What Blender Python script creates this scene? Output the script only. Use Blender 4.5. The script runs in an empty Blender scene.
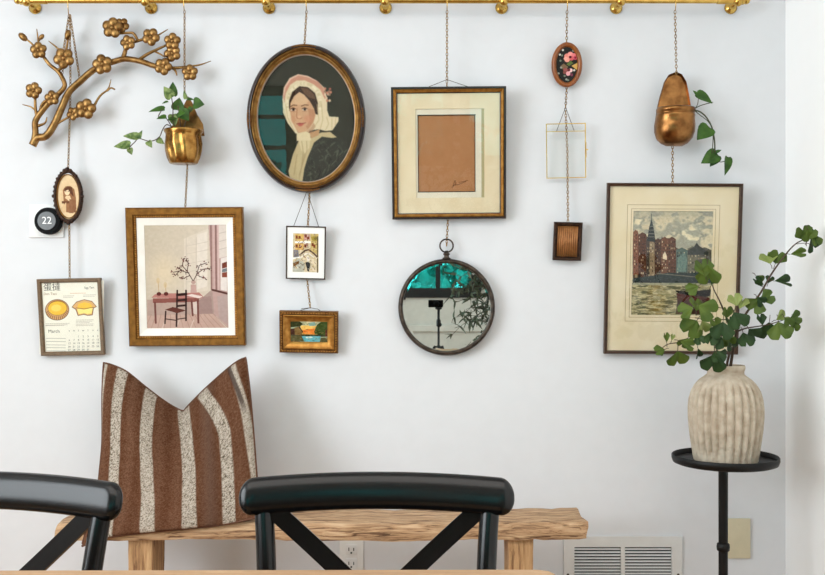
import bpy, math, random
import numpy as np
from mathutils import Vector, Matrix, Euler

random.seed(7)
rng = np.random.default_rng(7)
S = bpy.context.scene
COL = S.collection
PI = math.pi

# ------------------------------------------------------------------ camera
D, F, HC, HY = 2.85, 950.0, 1.08, 300.0      # distance to the picture wall, focal length in pixels, eye height, horizon row
cam_d = bpy.data.cameras.new('camera')
cam = bpy.data.objects.new('camera', cam_d)
COL.objects.link(cam)
cam.location = (0, -D, HC)
cam.rotation_euler = (PI/2, 0, 0)
cam_d.sensor_width = 36
cam_d.lens = F/825*36
cam_d.shift_y = (HY-287.5)/825
cam_d.clip_start = 0.02
S.camera = cam

# ------------------------------------------------------------------ world, lights, exposure
W = bpy.data.worlds.new('daylight')
S.world = W
W.use_nodes = True
bg = W.node_tree.nodes['Background']
bg.inputs[0].default_value = (0.76, 0.94, 0.98, 1)
bg.inputs[1].default_value = 5.0

def area(name, loc, target, sx, sy, power, col):
    d = bpy.data.lights.new(name, 'AREA')
    d.shape = 'RECTANGLE'; d.size = sx; d.size_y = sy; d.energy = power; d.color = col
    o = bpy.data.objects.new(name, d); COL.objects.link(o)
    o.location = loc
    o.rotation_euler = (Vector(target)-Vector(loc)).to_track_quat('-Z', 'Y').to_euler()
    return o
area('window_daylight', (-2.56, -2.65, 1.55), (0.0, -2.55, 1.45), 2.4, 1.7, 113, (0.86, 0.94, 1.0))
area('added_ceiling_fill', (-0.34, -2.7, 2.68), (-0.34, -2.699, 0.0), 2.7, 1.98, 40, (1.0, 0.95, 0.90))  # unseen fill panel, added under the ceiling to brighten the room
S.view_settings.view_transform = 'Standard'
S.view_settings.look = 'None'
S.view_settings.gamma = 1
S.view_settings.exposure = 0
S.view_settings.use_curve_mapping = False
try:
    S.cycles.use_denoising = True
    S.cycles.max_bounces = 10
    S.cycles.caustics_reflective = False
    S.cycles.caustics_refractive = False
    S.cycles.sample_clamp_indirect = 4
except Exception:
    pass

# ------------------------------------------------------------------ helpers
def lin(c):
    c = np.asarray(c, float)/255
    return np.where(c <= .04045, c/12.92, ((c+.055)/1.055)**2.4)

def P(px, py, y):
    s = (D+y)/F
    return Vector(((px-412.5)*s, y, HC-(py-HY)*s))

def mat(name, rgb, rough=.5, metal=0, rgb2=None, nscale=20, bump=0, bscale=60, coat=0, stretch=(1, 1, 1), spec=.5, detail=4, ior=None):
    m = bpy.data.materials.new(name); m.use_nodes = True
    nt = m.node_tree; b = nt.nodes['Principled BSDF']
    c = tuple(lin(rgb))+(1,)
    b.inputs['Base Color'].default_value = c
    b.inputs['Roughness'].default_value = rough
    b.inputs['Metallic'].default_value = metal
    b.inputs['Specular IOR Level'].default_value = spec
    if coat: b.inputs['Coat Weight'].default_value = coat; b.inputs['Coat Roughness'].default_value = .12
    tc = nt.nodes.new('ShaderNodeTexCoord'); mp = nt.nodes.new('ShaderNodeMapping')
    mp.inputs['Scale'].default_value = stretch
    nt.links.new(tc.outputs['Object'], mp.inputs['Vector'])
    n = nt.nodes.new('ShaderNodeTexNoise'); n.inputs['Scale'].default_value = nscale; n.inputs['Detail'].default_value = detail
    nt.links.new(mp.outputs[0], n.inputs['Vector'])
    r = nt.nodes.new('ShaderNodeValToRGB')
    c2 = tuple(lin(rgb2))+(1,) if rgb2 is not None else tuple(min(1, x*.93) for x in c[:3])+(1,)
    r.color_ramp.elements[0].position = .35; r.color_ramp.elements[1].position = .65
    r.color_ramp.elements[0].color = c; r.color_ramp.elements[1].color = c2
    nt.links.new(n.outputs['Fac'], r.inputs[0]); nt.links.new(r.outputs[0], b.inputs['Base Color'])
    if bump:
        n2 = nt.nodes.new('ShaderNodeTexNoise'); n2.inputs['Scale'].default_value = bscale; n2.inputs['Detail'].default_value = 6
        nt.links.new(mp.outputs[0], n2.inputs['Vector'])
        bp = nt.nodes.new('ShaderNodeBump'); bp.inputs['Strength'].default_value = bump; bp.inputs['Distance'].default_value = .004
        nt.links.new(n2.outputs['Fac'], bp.inputs['Height']); nt.links.new(bp.outputs[0], b.inputs['Normal'])
    return m

def wood(name, c1, c2, c3, axis='X', scale=9, rough=.6, bump=.5):
    m = mat(name, c1, rough)
    nt = m.node_tree; b = nt.nodes['Principled BSDF']
    tc = [n for n in nt.nodes if n.type == 'TEX_COORD'][0]
    mp = nt.nodes.new('ShaderNodeMapping')
    st = {'X': (.7, 9, 9), 'Y': (9, .7, 9), 'Z': (9, 9, .7)}[axis]
    mp.inputs['Scale'].default_value = st
    nt.links.new(tc.outputs['Object'], mp.inputs[0])
    n = nt.nodes.new('ShaderNodeTexNoise'); n.inputs['Scale'].default_value = scale; n.inputs['Detail'].default_value = 8
    n.inputs['Roughness'].default_value = .65; n.inputs['Distortion'].default_value = .8
    nt.links.new(mp.outputs[0], n.inputs['Vector'])
    r = nt.nodes.new('ShaderNodeValToRGB'); cr = r.color_ramp
    cr.elements[0].position = .28; cr.elements[0].color = tuple(lin(c3))+(1,)
    cr.elements[1].position = .72; cr.elements[1].color = tuple(lin(c2))+(1,)
    e = cr.elements.new(.46); e.color = tuple(lin(c1))+(1,)
    nt.links.new(n.outputs['Fac'], r.inputs[0]); nt.links.new(r.outputs[0], b.inputs['Base Color'])
    bp = nt.nodes.new('ShaderNodeBump'); bp.inputs['Strength'].default_value = bump; bp.inputs['Distance'].default_value = .004
    nt.links.new(n.outputs['Fac'], bp.inputs['Height']); nt.links.new(bp.outputs[0], b.inputs['Normal'])
    return m

def glass_mat(name, tint=(1, 1, 1), ior=1.5, rough=0.0):
    m = bpy.data.materials.new(name); m.use_nodes = True
    nt = m.node_tree; nt.nodes.clear()
    out = nt.nodes.new('ShaderNodeOutputMaterial'); mx = nt.nodes.new('ShaderNodeMixShader')
    tr = nt.nodes.new('ShaderNodeBsdfTransparent'); tr.inputs[0].default_value = tuple(tint)+(1,)
    gl = nt.nodes.new('ShaderNodeBsdfGlossy'); gl.inputs['Roughness'].default_value = rough
    fr = nt.nodes.new('ShaderNodeFresnel'); fr.inputs[0].default_value = ior
    ge = nt.nodes.new('ShaderNodeNewGeometry'); ml = nt.nodes.new('ShaderNodeMath'); ml.operation = 'MULTIPLY'
    iv = nt.nodes.new('ShaderNodeMath'); iv.operation = 'SUBTRACT'; iv.inputs[0].default_value = 1
    nt.links.new(ge.outputs['Backfacing'], iv.inputs[1]); nt.links.new(iv.outputs[0], ml.inputs[0]); nt.links.new(fr.outputs[0], ml.inputs[1])
    nt.links.new(ml.outputs[0], mx.inputs[0]); nt.links.new(tr.outputs[0], mx.inputs[1]); nt.links.new(gl.outputs[0], mx.inputs[2])
    nt.links.new(mx.outputs[0], out.inputs[0])
    return m

def vc_mat(name, rough=.7, spec=.3, bump=0, bscale=300):
    m = mat(name, (255, 255, 255), rough, spec=spec, bump=bump, bscale=bscale)
    nt = m.node_tree; b = nt.nodes['Principled BSDF']
    a = nt.nodes.new('ShaderNodeAttribute'); a.attribute_name = 'paint'
    nt.links.new(a.outputs['Color'], b.inputs['Base Color'])
    return m

class MB:
    def __init__(s): s.v = []; s.f = []
    def add(s, vs, fs):
        o = len(s.v); s.v += [tuple(v) for v in vs]; s.f += [tuple(i+o for i in f) for f in fs]; return s
    def box(s, x0, x1, y0, y1, z0, z1, bev=0):
        if bev <= 0:
            return s.add([(x, y, z) for x in (x0, x1) for y in (y0, y1) for z in (z0, z1)],
                         [(0, 1, 3, 2), (4, 6, 7, 5), (0, 4, 5, 1), (2, 3, 7, 6), (0, 2, 6, 4), (1, 5, 7, 3)])
        b = min(bev, (x1-x0)/2.1, (y1-y0)/2.1, (z1-z0)/2.1)
        import bmesh
        bm = bmesh.new()
        bmesh.ops.create_cube(bm, size=1)
        for v in bm.verts:
            v.co = Vector(((x0+x1)/2+v.co.x*(x1-x0), (y0+y1)/2+v.co.y*(y1-y0), (z0+z1)/2+v.co.z*(z1-z0)))
        bmesh.ops.bevel(bm, geom=bm.edges[:], offset=b, segments=2, affect='EDGES', profile=.6)
        bm.verts.index_update()
        s.add([v.co for v in bm.verts], [[v.index for v in f.verts] for f in bm.faces]); bm.free()
        return s
    def tube(s, pts, rad, n=8, cap=True, flat=None, up=None):
        pts = [Vector(p) for p in pts]; k = len(pts)
        if not hasattr(rad, '__len__'): rad = [rad]*k
        vs = []; prev = None
        for i, p in enumerate(pts):
            t = (pts[min(i+1, k-1)]-pts[max(i-1, 0)]).normalized()
            if prev is None:
                a = Vector(up) if up else (Vector((0, 0, 1)) if abs(t.z) < .9 else Vector((1, 0, 0)))
            else: a = prev
            u = (a-t*a.dot(t)).normalized(); w = t.cross(u); prev = u
            r = rad[i]; fl = flat if flat else 1
            for j in range(n):
                q = 2*PI*j/n
                vs.append(p+u*(r*math.cos(q))+w*(r*fl*math.sin(q)))
        fs = []
        for i in range(k-1):
            for j in range(n):
                fs.append((i*n+j, i*n+(j+1) % n, (i+1)*n+(j+1) % n, (i+1)*n+j))
        if cap:
            fs.append(tuple(range(n))[::-1]); fs.append(tuple((k-1)*n+j for j in range(n)))
        return s.add(vs, fs)
    def rings(s, rings, closed_prof=False, cap0=False, cap1=False):
        n = len(rings[0]); vs = [v for r in rings for v in r]; fs = []
        m = len(rings)
        for i in range(m if closed_prof else m-1):
            i2 = (i+1) % m
            for j in range(n):
                fs.append((i*n+j, i*n+(j+1) % n, i2*n+(j+1) % n, i2*n+j))
        if cap0: fs.append(tuple(range(n))[::-1])
        if cap1: fs.append(tuple((m-1)*n+j for j in range(n)))
        return s.add(vs, fs)
    def lathe(s, prof, n=32, c=(0, 0, 0), axis='Z', cap0=True, cap1=True):
        R = []
        for r, h in prof:
            ring = []
            for j in range(n):
                q = 2*PI*j/n; x, y = r*math.cos(q), r*math.sin(q)
                if axis == 'Z': ring.append((c[0]+x, c[1]+y, c[2]+h))
                elif axis == 'Y': ring.append((c[0]+x, c[1]-h, c[2]+y))
                else: ring.append((c[0]+h, c[1]+x, c[2]+y))
            R.append(ring)
        return s.rings(R, cap0=cap0, cap1=cap1)
    def ball(s, c, r, sc=(1, 1, 1), nu=10, nv=6, rot=None):
        vs = []; c = Vector(c)
        for i in range(nv+1):
            a = PI*i/nv
            for j in range(nu):
                q = 2*PI*j/nu
                p = Vector((r*sc[0]*math.sin(a)*math.cos(q), r*sc[1]*math.sin(a)*math.sin(q), r*sc[2]*math.cos(a)))
                if rot is not None: p = rot @ p
                vs.append(c+p)
        fs = [(i*nu+j, (i+1)*nu+j, (i+1)*nu+(j+1) % nu, i*nu+(j+1) % nu) for i in range(nv) for j in range(nu)]
        return s.add(vs, fs)
    def obj(s, name, m, parent=None, smooth=False, angle=None):
        me = bpy.data.meshes.new(name)
        me.from_pydata(s.v, [], s.f); me.update()
        me.materials.append(m)
        import bmesh
        bm = bmesh.new(); bm.from_mesh(me)
        bmesh.ops.remove_doubles(bm, verts=bm.verts, dist=1e-6)
        bmesh.ops.recalc_face_normals(bm, faces=bm.faces)
        if angle is not None:
            for e in bm.edges:
                e.smooth = not (len(e.link_faces) == 2 and e.calc_face_angle(0) > math.radians(angle))
        bm.to_mesh(me); bm.free()
        if smooth or angle is not None:
            me.polygons.foreach_set('use_smooth', [True]*len(me.polygons))
        o = bpy.data.objects.new(name, me); COL.objects.link(o)
        if parent: o.parent = parent
        return o

def tag(o, label, cat, group=None):
    o['label'] = label; o['category'] = cat
    if group: o['group'] = group
    return o
def thing(name, label, cat, loc=(0, 0, 0), group=None):
    o = bpy.data.objects.new(name, None); COL.objects.link(o); o.location = loc
    o.empty_display_size = .05
    return tag(o, label, cat, group)
def structure(o):
    o['kind'] = 'structure'; return o
def smooth_path(pts, n=6):
    """Catmull-Rom through 3D (or tuple) points"""
    pts = [np.array(p, float) for p in pts]
    q = [2*pts[0]-pts[1]]+pts+[2*pts[-1]-pts[-2]]
    out = []
    for i in range(1, len(q)-2):
        for k in range(n):
            t = k/n
            out.append(.5*((2*q[i])+(-q[i-1]+q[i+1])*t+(2*q[i-1]-5*q[i]+4*q[i+1]-q[i+2])*t*t+(-q[i-1]+3*q[i]-3*q[i+1]+q[i+2])*t**3))
    out.append(pts[-1])
    return out

# ------------------------------------------------------------------ painter for the flat artworks (works in its own picture coordinates)
class Paint:
    def __init__(s, x0, y0, x1, y1, res, bg):
        s.b = (x0, y0, x1, y1)
        s.nx = int((x1-x0)*res)+1; s.ny = int((y1-y0)*res)+1
        s.X, s.Y = np.meshgrid(np.linspace(x0, x1, s.nx), np.linspace(y0, y1, s.ny))
        s.img = np.ones((s.ny, s.nx, 3))*np.array(bg, float)
        s.e = .5/res
    def mix(s, m, col, a=1.0):
        m = (np.clip(m, 0, 1)*a)[..., None]
        s.img = s.img*(1-m)+np.array(col, float)*m
    def noise(s, sx, sy=None, seed=0):
        sy = sy or sx
        r = np.random.default_rng(seed)
        out = np.zeros(s.X.shape); amp = 1; tot = 0
        for o in range(3):
            gx, gy = sx/2**o, sy/2**o
            u = (s.X-s.b[0])/gx; v = (s.Y-s.b[1])/gy
            g = r.random((int(v.max())+3, int(u.max())+3))
            iu, iv = u.astype(int), v.astype(int); fu, fv = u-iu, v-iv
            fu = fu*fu*(3-2*fu); fv = fv*fv*(3-2*fv)
            out += amp*(g[iv, iu]*(1-fu)*(1-fv)+g[iv, iu+1]*fu*(1-fv)+g[iv+1, iu]*(1-fu)*fv+g[iv+1, iu+1]*fu*fv)
            tot += amp; amp *= .55
        return out/tot
    def grain(s, amp, sx, sy=None, seed=0):
        s.img += ((s.noise(sx, sy, seed)-.5)*2*amp)[..., None]
    def inpoly(s, pts):
        m = np.zeros(s.X.shape, bool); n = len(pts)
        for i in range(n):
            xa, ya = pts[i]; xb, yb = pts[(i+1) % n]
            if ya == yb: continue
            c = (ya > s.Y) != (yb > s.Y)
            m ^= c & (s.X < (xb-xa)*(s.Y-ya)/(yb-ya)+xa)
        return m.astype(float)
    def poly(s, pts, col, a=1.0): s.mix(s.inpoly(pts), col, a)
    def rect(s, x0, y0, x1, y1, col, a=1.0): s.mix(((s.X >= x0) & (s.X <= x1) & (s.Y >= y0) & (s.Y <= y1)).astype(float), col, a)
    def ell(s, cx, cy, rx, ry, col, a=1.0, ang=0, soft=0):
        c, n = math.cos(ang), math.sin(ang)
        dx, dy = s.X-cx, s.Y-cy
        d = np.sqrt(((dx*c+dy*n)/rx)**2+((-dx*n+dy*c)/ry)**2)
        w = max(s.e/min(rx, ry), soft)
        s.mix((1-d)/w+.5, col, a)
    def line(s, pts, w, col, a=1.0):
        dm = np.full(s.X.shape, 1e9)
        for (xa, ya), (xb, yb) in zip(pts[:-1], pts[1:]):
            L = (xb-xa)**2+(yb-ya)**2+1e-9
            t = np.clip(((s.X-xa)*(xb-xa)+(s.Y-ya)*(yb-ya))/L, 0, 1)
            dm = np.minimum(dm, np.hypot(s.X-xa-t*(xb-xa), s.Y-ya-t*(yb-ya)))
        s.mix((w/2-dm)/s.e*.5+.5, col, a)
    def build(s, name, m, parent, tolocal, z, mask=None):
        """a flat painted sheet: a grid mesh with one colour per vertex"""
        ny, nx = s.ny, s.nx
        u, v = tolocal(s.X, s.Y)
        co = np.stack([u, v, np.full(u.shape, z)], -1).reshape(-1, 3)
        i = np.arange((ny-1)*(nx-1)); r, c = i//(nx-1), i % (nx-1)
        a = r*nx+c
        q = np.stack([a, a+nx, a+nx+1, a+1], 1)
        if mask is not None:
            k = mask(s.X, s.Y).reshape(-1)
            q = q[k[q].all(1)]
        me = bpy.data.meshes.new(name)
        me.from_pydata(co.tolist(), [], q.tolist()); me.update()
        at = me.color_attributes.new('paint', 'FLOAT_COLOR', 'POINT')
        rgba = np.ones((ny*nx, 4), np.float32); rgba[:, :3] = lin(np.clip(s.img, 0, 255)).reshape(-1, 3)
        at.data.foreach_set('color', rgba.ravel())
        me.materials.append(m)
        o = bpy.data.objects.new(name, me); COL.objects.link(o)
        if parent: o.parent = parent
        return o

def text_mesh(name, items, m, parent, z=0):
    """items: (string, x, y, size, align) in the parent's own plane; one mesh"""
    mb = MB()
    dg = bpy.context.evaluated_depsgraph_get()
    for st, x, y, sz, al in items:
        c = bpy.data.curves.new('lettering', 'FONT'); c.body = st; c.size = sz; c.align_x = al; c.align_y = 'CENTER'
        c.resolution_u = 3
        o = bpy.data.objects.new('lettering', c)
        COL.objects.link(o); dg.update()
        me = bpy.data.meshes.new_from_object(o.evaluated_get(dg))
        mb.add([(v.co.x+x, v.co.y+y, z) for v in me.vertices], [tuple(p.vertices) for p in me.polygons])
        bpy.data.objects.remove(o); bpy.data.meshes.remove(me); bpy.data.curves.remove(c)
    return mb.obj(name, m, parent)

# ------------------------------------------------------------------ materials
M = {}
M['wall'] = mat('white_wall_paint', (221, 222, 225), .8, 0, (219, 220, 223), bump=.02, bscale=90, spec=.15)
M['wall_side'] = mat('lightened_side_wall', (250, 250, 249), .8, 0, (249, 249, 248), spec=.15)  # whiter than the picture wall; light from the left put into the colour
M['cream'] = mat('cream_wall_paint', (216, 213, 204), .7)
M['ceiling'] = mat('ceiling_paint', (240, 240, 238), .8)
M['floor'] = wood('oak_floor', (170, 130, 92), (190, 152, 112), (140, 100, 66), 'Y', 4, .45, .1)
M['black_frame'] = mat('black_window_frame', (14, 15, 16), .4)
M['brass'] = mat('polished_brass', (214, 178, 98), .22, 1, (190, 150, 74), 30)
M['brass_dark'] = mat('aged_brass', (144, 106, 62), .3, 1, (106, 74, 40), 60)
M['chain'] = mat('antique_chain', (176, 140, 88), .35, 1, (92, 68, 44), 220)
M['wire'] = mat('dark_wire', (92, 80, 66), .45, 1)
M['branch'] = mat('gilded_metal', (160, 124, 76), .4, 1, (114, 82, 46), 45, bump=.15, bscale=160)
M['gold'] = mat('gilt_wood', (138, 94, 38), .42, .75, (112, 72, 26), 70, bump=.15, bscale=250)
M['gold_bright'] = mat('bright_gilt', (190, 140, 70), .38, .8, (160, 108, 48), 70, bump=.1, bscale=250)
M['gold_mid'] = mat('worn_gilt', (152, 112, 58), .38, .8, (118, 80, 38), 50, bump=.1, bscale=250)
M['gold_dark'] = mat('dull_gilt', (132, 92, 48), .45, .75, (96, 58, 24), 90, bump=.3, bscale=300)
M['bronze'] = mat('dark_bronze_frame', (66, 44, 30), .4, .7, (38, 25, 20), 80, bump=.5, bscale=300)
M['oxblood'] = mat('dark_lacquered_wood', (40, 22, 20), .3, 0, (22, 13, 13), 40, coat=.2)
M['black'] = mat('black_satin_paint', (5, 5, 6), .22, 0, (7, 7, 8), 20, spec=.34)
M['black_iron'] = mat('black_iron', (8, 8, 8), .5, 0, spec=.3)
M['mat_white'] = mat('white_mat_board', (240, 236, 228), .85)
M['mat_cream'] = mat('cream_mat_board', (229, 213, 182), .85, 0, (222, 203, 168), 14)
M['mat_harbour'] = mat('yellowed_mat_board', (232, 216, 186), .85, 0, (225, 206, 168), 9)
M['ink_line'] = mat('ruled_brown_line', (168, 140, 98), .8)
M['art'] = vc_mat('painted_surface', .7, .1)
M['print'] = vc_mat('printed_paper', .85, .1)
M['photo'] = vc_mat('old_photograph', .8, .08)
M['glass'] = glass_mat('picture_glass', (.985, .99, .985), 1.5)
M['clear'] = glass_mat('clear_glass', (.99, .993, .985), 1.3)
M['teal'] = glass_mat('tinted_window_glass', (.19, .68, .66), 1.45)
M['mirror'] = mat('mirror_glass', (205, 212, 210), .01, 1)
M['mirror'].node_tree.nodes['Principled BSDF'].inputs['Roughness'].default_value = .008
M['pewter'] = mat('weathered_metal', (86, 74, 64), .4, .8, (52, 46, 42), 60, bump=.25, bscale=200)
M['walnut'] = wood('walnut_frame_wood', (64, 42, 28), (80, 54, 36), (42, 27, 18), 'X', 14, .4, .1)
M['oakframe'] = wood('brown_frame_wood', (104, 82, 58), (122, 96, 68), (76, 58, 40), 'Z', 14, .5, .2)
M['orangewood'] = wood('orange_varnished_wood', (136, 74, 26), (154, 88, 34), (98, 48, 16), 'Y', 10, .3, .1)
M['bench'] = wood('reclaimed_bench_wood', (180, 143, 106), (206, 174, 138), (92, 62, 40), 'X', 13, .75, .9)
M['benchleg'] = wood('reclaimed_leg_wood', (174, 134, 92), (200, 162, 118), (106, 70, 42), 'Z', 8, .75, .9)
for nm_ in ('bench', 'benchleg'):
    cr_ = [n for n in M[nm_].node_tree.nodes if n.type == 'VALTORGB' and len(n.color_ramp.elements) == 3][0].color_ramp
    cr_.elements[0].position = .37; cr_.elements[1].position = .48; cr_.elements[2].position = .64
M['table'] = wood('table_wood', (158, 124, 90), (176, 144, 110), (124, 92, 62), 'X', 6, .5, .3)
M['white_plastic'] = mat('white_plastic', (238, 238, 236), .4)
M['plate_white'] = mat('thermostat_plate', (232, 232, 231), .45)
M['ivory'] = mat('ivory_plastic', (213, 202, 172), .5)
M['dark'] = mat('dark_slot', (18, 18, 18), .7)
M['vent'] = mat('white_painted_metal', (226, 226, 225), .4)
M['duct'] = mat('duct_shade', (40, 42, 46), .8)
M['nest_black'] = mat('gloss_black', (5, 5, 6), .5, spec=.08)
M['nest_grey'] = mat('grey_display', (86, 88, 90), .3)
M['text_white'] = mat('white_digits', (245, 245, 245), .6)
M['ink'] = mat('printed_ink', (70, 64, 60), .9)
M['ink_brown'] = mat('brown_ink', (150, 104, 68), .9)
M['vase'] = mat('pitted_ceramic', (196, 183, 164), .9, 0, (174, 158, 138), 42, bump=.8, bscale=110, detail=8)
M['leaf'] = mat('pothos_leaf', (36, 68, 16), .5, 0, (62, 98, 28), 40, spec=.3)
M['leaf_pale'] = mat('variegated_leaf', (44, 74, 22), .5, 0, (132, 150, 88), 90, spec=.3)
M['ginkgo'] = mat('silk_leaf', (56, 78, 24), .6, 0, (86, 104, 36), 16, spec=.3)
M['ginkgo_dark'] = mat('silk_leaf_dark', (24, 48, 18), .6, 0, (40, 66, 24), 18, spec=.3)
M['ginkgo_pale'] = mat('silk_leaf_pale', (112, 128, 56), .6, 0, (136, 146, 80), 20)
M['stem'] = mat('brown_stem', (70, 52, 38), .7)
M['stem_green'] = mat('green_stem', (62, 66, 36), .6)
M['olive'] = mat('olive_leaf', (54, 64, 46), .55, 0, (82, 92, 72), 20)
M['bark'] = mat('bark', (70, 58, 48), .9, bump=.5)
M['terracotta'] = mat('grey_pot', (120, 116, 110), .8)
M['garden'] = mat('garden_leaves', (112, 160, 146), .7, 0, (176, 212, 204), 3)
M['sash_rib'] = mat('copper_ribs', (176, 120, 70), .5, .35, (150, 98, 54), 60)

# ------------------------------------------------------------------ room
RX, LX, BY, ZC = 1.119, -2.62, -5.6, 2.72
structure(MB().box(LX-.1, RX+.1, 0, .1, 0, ZC).obj('wall_back', M['wall']))
structure(MB().box(RX, RX+.1, BY, 0, 0, ZC).obj('wall_right', M['wall_side']))
structure(MB().box(LX-.1, RX+.1, BY-.1, .1, -.08, 0).obj('floor', M['floor']))
structure(MB().box(LX-.1, RX+.1, BY-.1, .1, ZC, ZC+.08).obj('ceiling', M['ceiling']))
structure(MB().box(LX-.1, LX, BY, 0, 0, ZC).obj('wall_left', M['wall_side']))
# wall behind the camera with two window openings
wins = [(-2.4, -1.0, .80, 1.86), (-.5, .36, 1.10, 2.2), (.42, .98, 1.10, 2.2)]
mb = MB()
xs = [LX]+[v for w_ in wins for v in w_[:2]]+[RX]
for q in range(0, 8, 2): mb.box(xs[q], xs[q+1], BY-.1, BY, 0, ZC)
for x0, x1, z0, z1 in wins:
    mb.box(x0, x1, BY-.1, BY, 0, z0); mb.box(x0, x1, BY-.1, BY, z1, ZC)
structure(mb.obj('wall_front', M['cream']))
structure(MB().box(LX, RX, BY, BY+.03, .80, .86, .008).obj('trim_1', M['cream']))
for i, (x0, x1, z0, z1) in enumerate(wins):
    f = MB(); t = .085
    f.box(x0, x0+t, BY-.08, BY+.03, z0, z1); f.box(x1-t, x1, BY-.08, BY+.03, z0, z1)
    f.box(x0+t, x1-t, BY-.08, BY+.03, z0, z0+t); f.box(x0+t, x1-t, BY-.08, BY+.03, z1-t, z1)
    if i == 0:
        for k in (1, 2, 3):
            zz = z0+(z1-z0)*k/4; f.box(x0+t, x1-t, BY-.07, BY+.01, zz-.018, zz+.018)
    elif i == 1:
        xx = x0+(x1-x0)*.56; f.box(xx-.02, xx+.02, BY-.07, BY+.01, z0+t, z1-t)
    w = structure(f.obj('window_%d' % (i+1), M['black_frame']))
    MB().box(x0+t-.01, x1-t+.01, BY-.045, BY-.04, z0+t-.01, z1-t+.01).obj('pane', M['teal'], w)

f = MB()
for (ya, yb2, za, zb) in ((-3.95, -3.86, .6, 2.5), (-1.44, -1.35, .6, 2.5), (-3.86, -1.44, .6, .69), (-3.86, -1.44, 2.41, 2.5)): f.box(LX, LX+.09, ya, yb2, za, zb)
structure(f.obj('window_4', M['white_plastic']))
f = MB()
for (xa, xb, ya, yb2) in ((-1.76, -1.70, -3.76, -1.64), (1.02, 1.08, -3.76, -1.64), (-1.70, 1.02, -3.76, -3.70), (-1.70, 1.02, -1.70, -1.64)): f.box(xa, xb, ya, yb2, 2.64, ZC)
structure(f.obj('fill_panel_frame', M['white_plastic']))  # border added around the unseen ceiling fill light

# ------------------------------------------------------------------ curtain rod
RY, RZ = -.062, HC+(HY-0.5)*(D-.062)/F
RR = .0085
xl, xr = P(23, 0, RY).x, P(741, 0, RY).x
rail = thing('curtain_rod', 'long polished brass rod running along the top of the wall with chains hooked on it', 'rod', ((xl+xr)/2, RY, RZ))
def rel(root, o):
    return o
c = rail.location
MB().tube([(xl-c.x, 0, 0), (xr-c.x, 0, 0)], RR, 16).obj('rod', M['brass'], rail, angle=40)
for sx, x in ((-1, xl-c.x), (1, xr-c.x)):
    e = MB(); e.lathe([(.0, -.012*1), (.009, -.012), (.0125, -.008), (.0125, .006), (.010, .012), (.0, .013)], 16, (x, 0, 0), 'X')
    e.ball((x+sx*.016, 0, 0), .011)
    e.obj('end_cap', M['brass'], rail, smooth=True)
    MB().lathe([(.0105, -.03), (.0105, .03)], 16, (x-sx*.04, 0, 0), 'X').obj('sleeve', M['brass'], rail, angle=40)
for px in (27, 145.5, 266, 385, 503.5, 620.5, 737.5):
    x = P(px, 0, RY).x-c.x
    b = MB()
    b.lathe([(.0, .0), (.019, .0), (.019, .004), (.012, .008), (.007, .012), (.006, .05)], 16, (x, -c.y-.0005, -.003), 'Y')
    b.ball((x, -.004, -.004), .0145, nu=14, nv=10)
    b.obj('bracket', M['brass_dark'] if 0 else M['brass'], rail, smooth=True)

# ------------------------------------------------------------------ chains
def links(mb, a, b, pitch=.0088, L=.0058, Wd=.0029, r=.0011):
    a, b = Vector(a), Vector(b)
    d = b-a; n = max(1, round(d.length/pitch)); t = d.normalized()
    u0 = t.cross(Vector((0, 1, 0)))
    if u0.length < .1: u0 = Vector((1, 0, 0))
    u0.normalize(); w0 = t.cross(u0)
    for i in range(n):
        c0 = a+d*((i+.5)/n)
        u = (u0+w0*.35).normalized() if i % 2 == 0 else (w0-u0*.35).normalized()
        nn = t.cross(u)
        vs = []; fs = []; N = 10
        for j in range(N):
            q = 2*PI*j/N
            p = c0+t*(L*math.cos(q))+u*(Wd*math.sin(q))
            o = (t*math.cos(q)+u*math.sin(q)).normalized()
            for k in range(5):
                g = 2*PI*k/5
                vs.append(p+o*(r*math.cos(g))+nn*(r*math.sin(g)))
        for j in range(N):
            for k in range(5):
                fs.append((j*5+k, ((j+1) % N)*5+k, ((j+1) % N)*5+(k+1) % 5, j*5+(k+1) % 5))
        mb.add(vs, fs)
    return mb

def chain(label, segs, hook=None):
    o = segs[0][0]
    base = Vector(o)
    t = thing('hanging_chain', label, 'chain', base, 'chains hanging on the wall')
    mb = MB()
    for a, b in segs: links(mb, Vector(a)-base, Vector(b)-base)
    mb.obj('chain_links', M['chain'], t, smooth=True)
    if hook is not None:       # S hook over the rod
        x = hook
        pts = []
        for k in range(11):
            q = PI*1.15-k/10*PI*1.25
            pts.append((x-base.x, RY-base.y-math.cos(q)*(RR+.0022), RZ-base.z+math.sin(q)*(RR+.0022)))
        e = Vector(pts[-1])
        pts += [(e.x, e.y+.001, e.z-.012), (e.x, e.y+.006, 0.0)]
        MB().tube(pts, .0013, 6).obj('hook', M['brass'], t, smooth=True)
    return t
def rodpt(px, dz=.03):
    p = P(px, 0, RY); return Vector((p.x, RY, RZ-dz))

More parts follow.
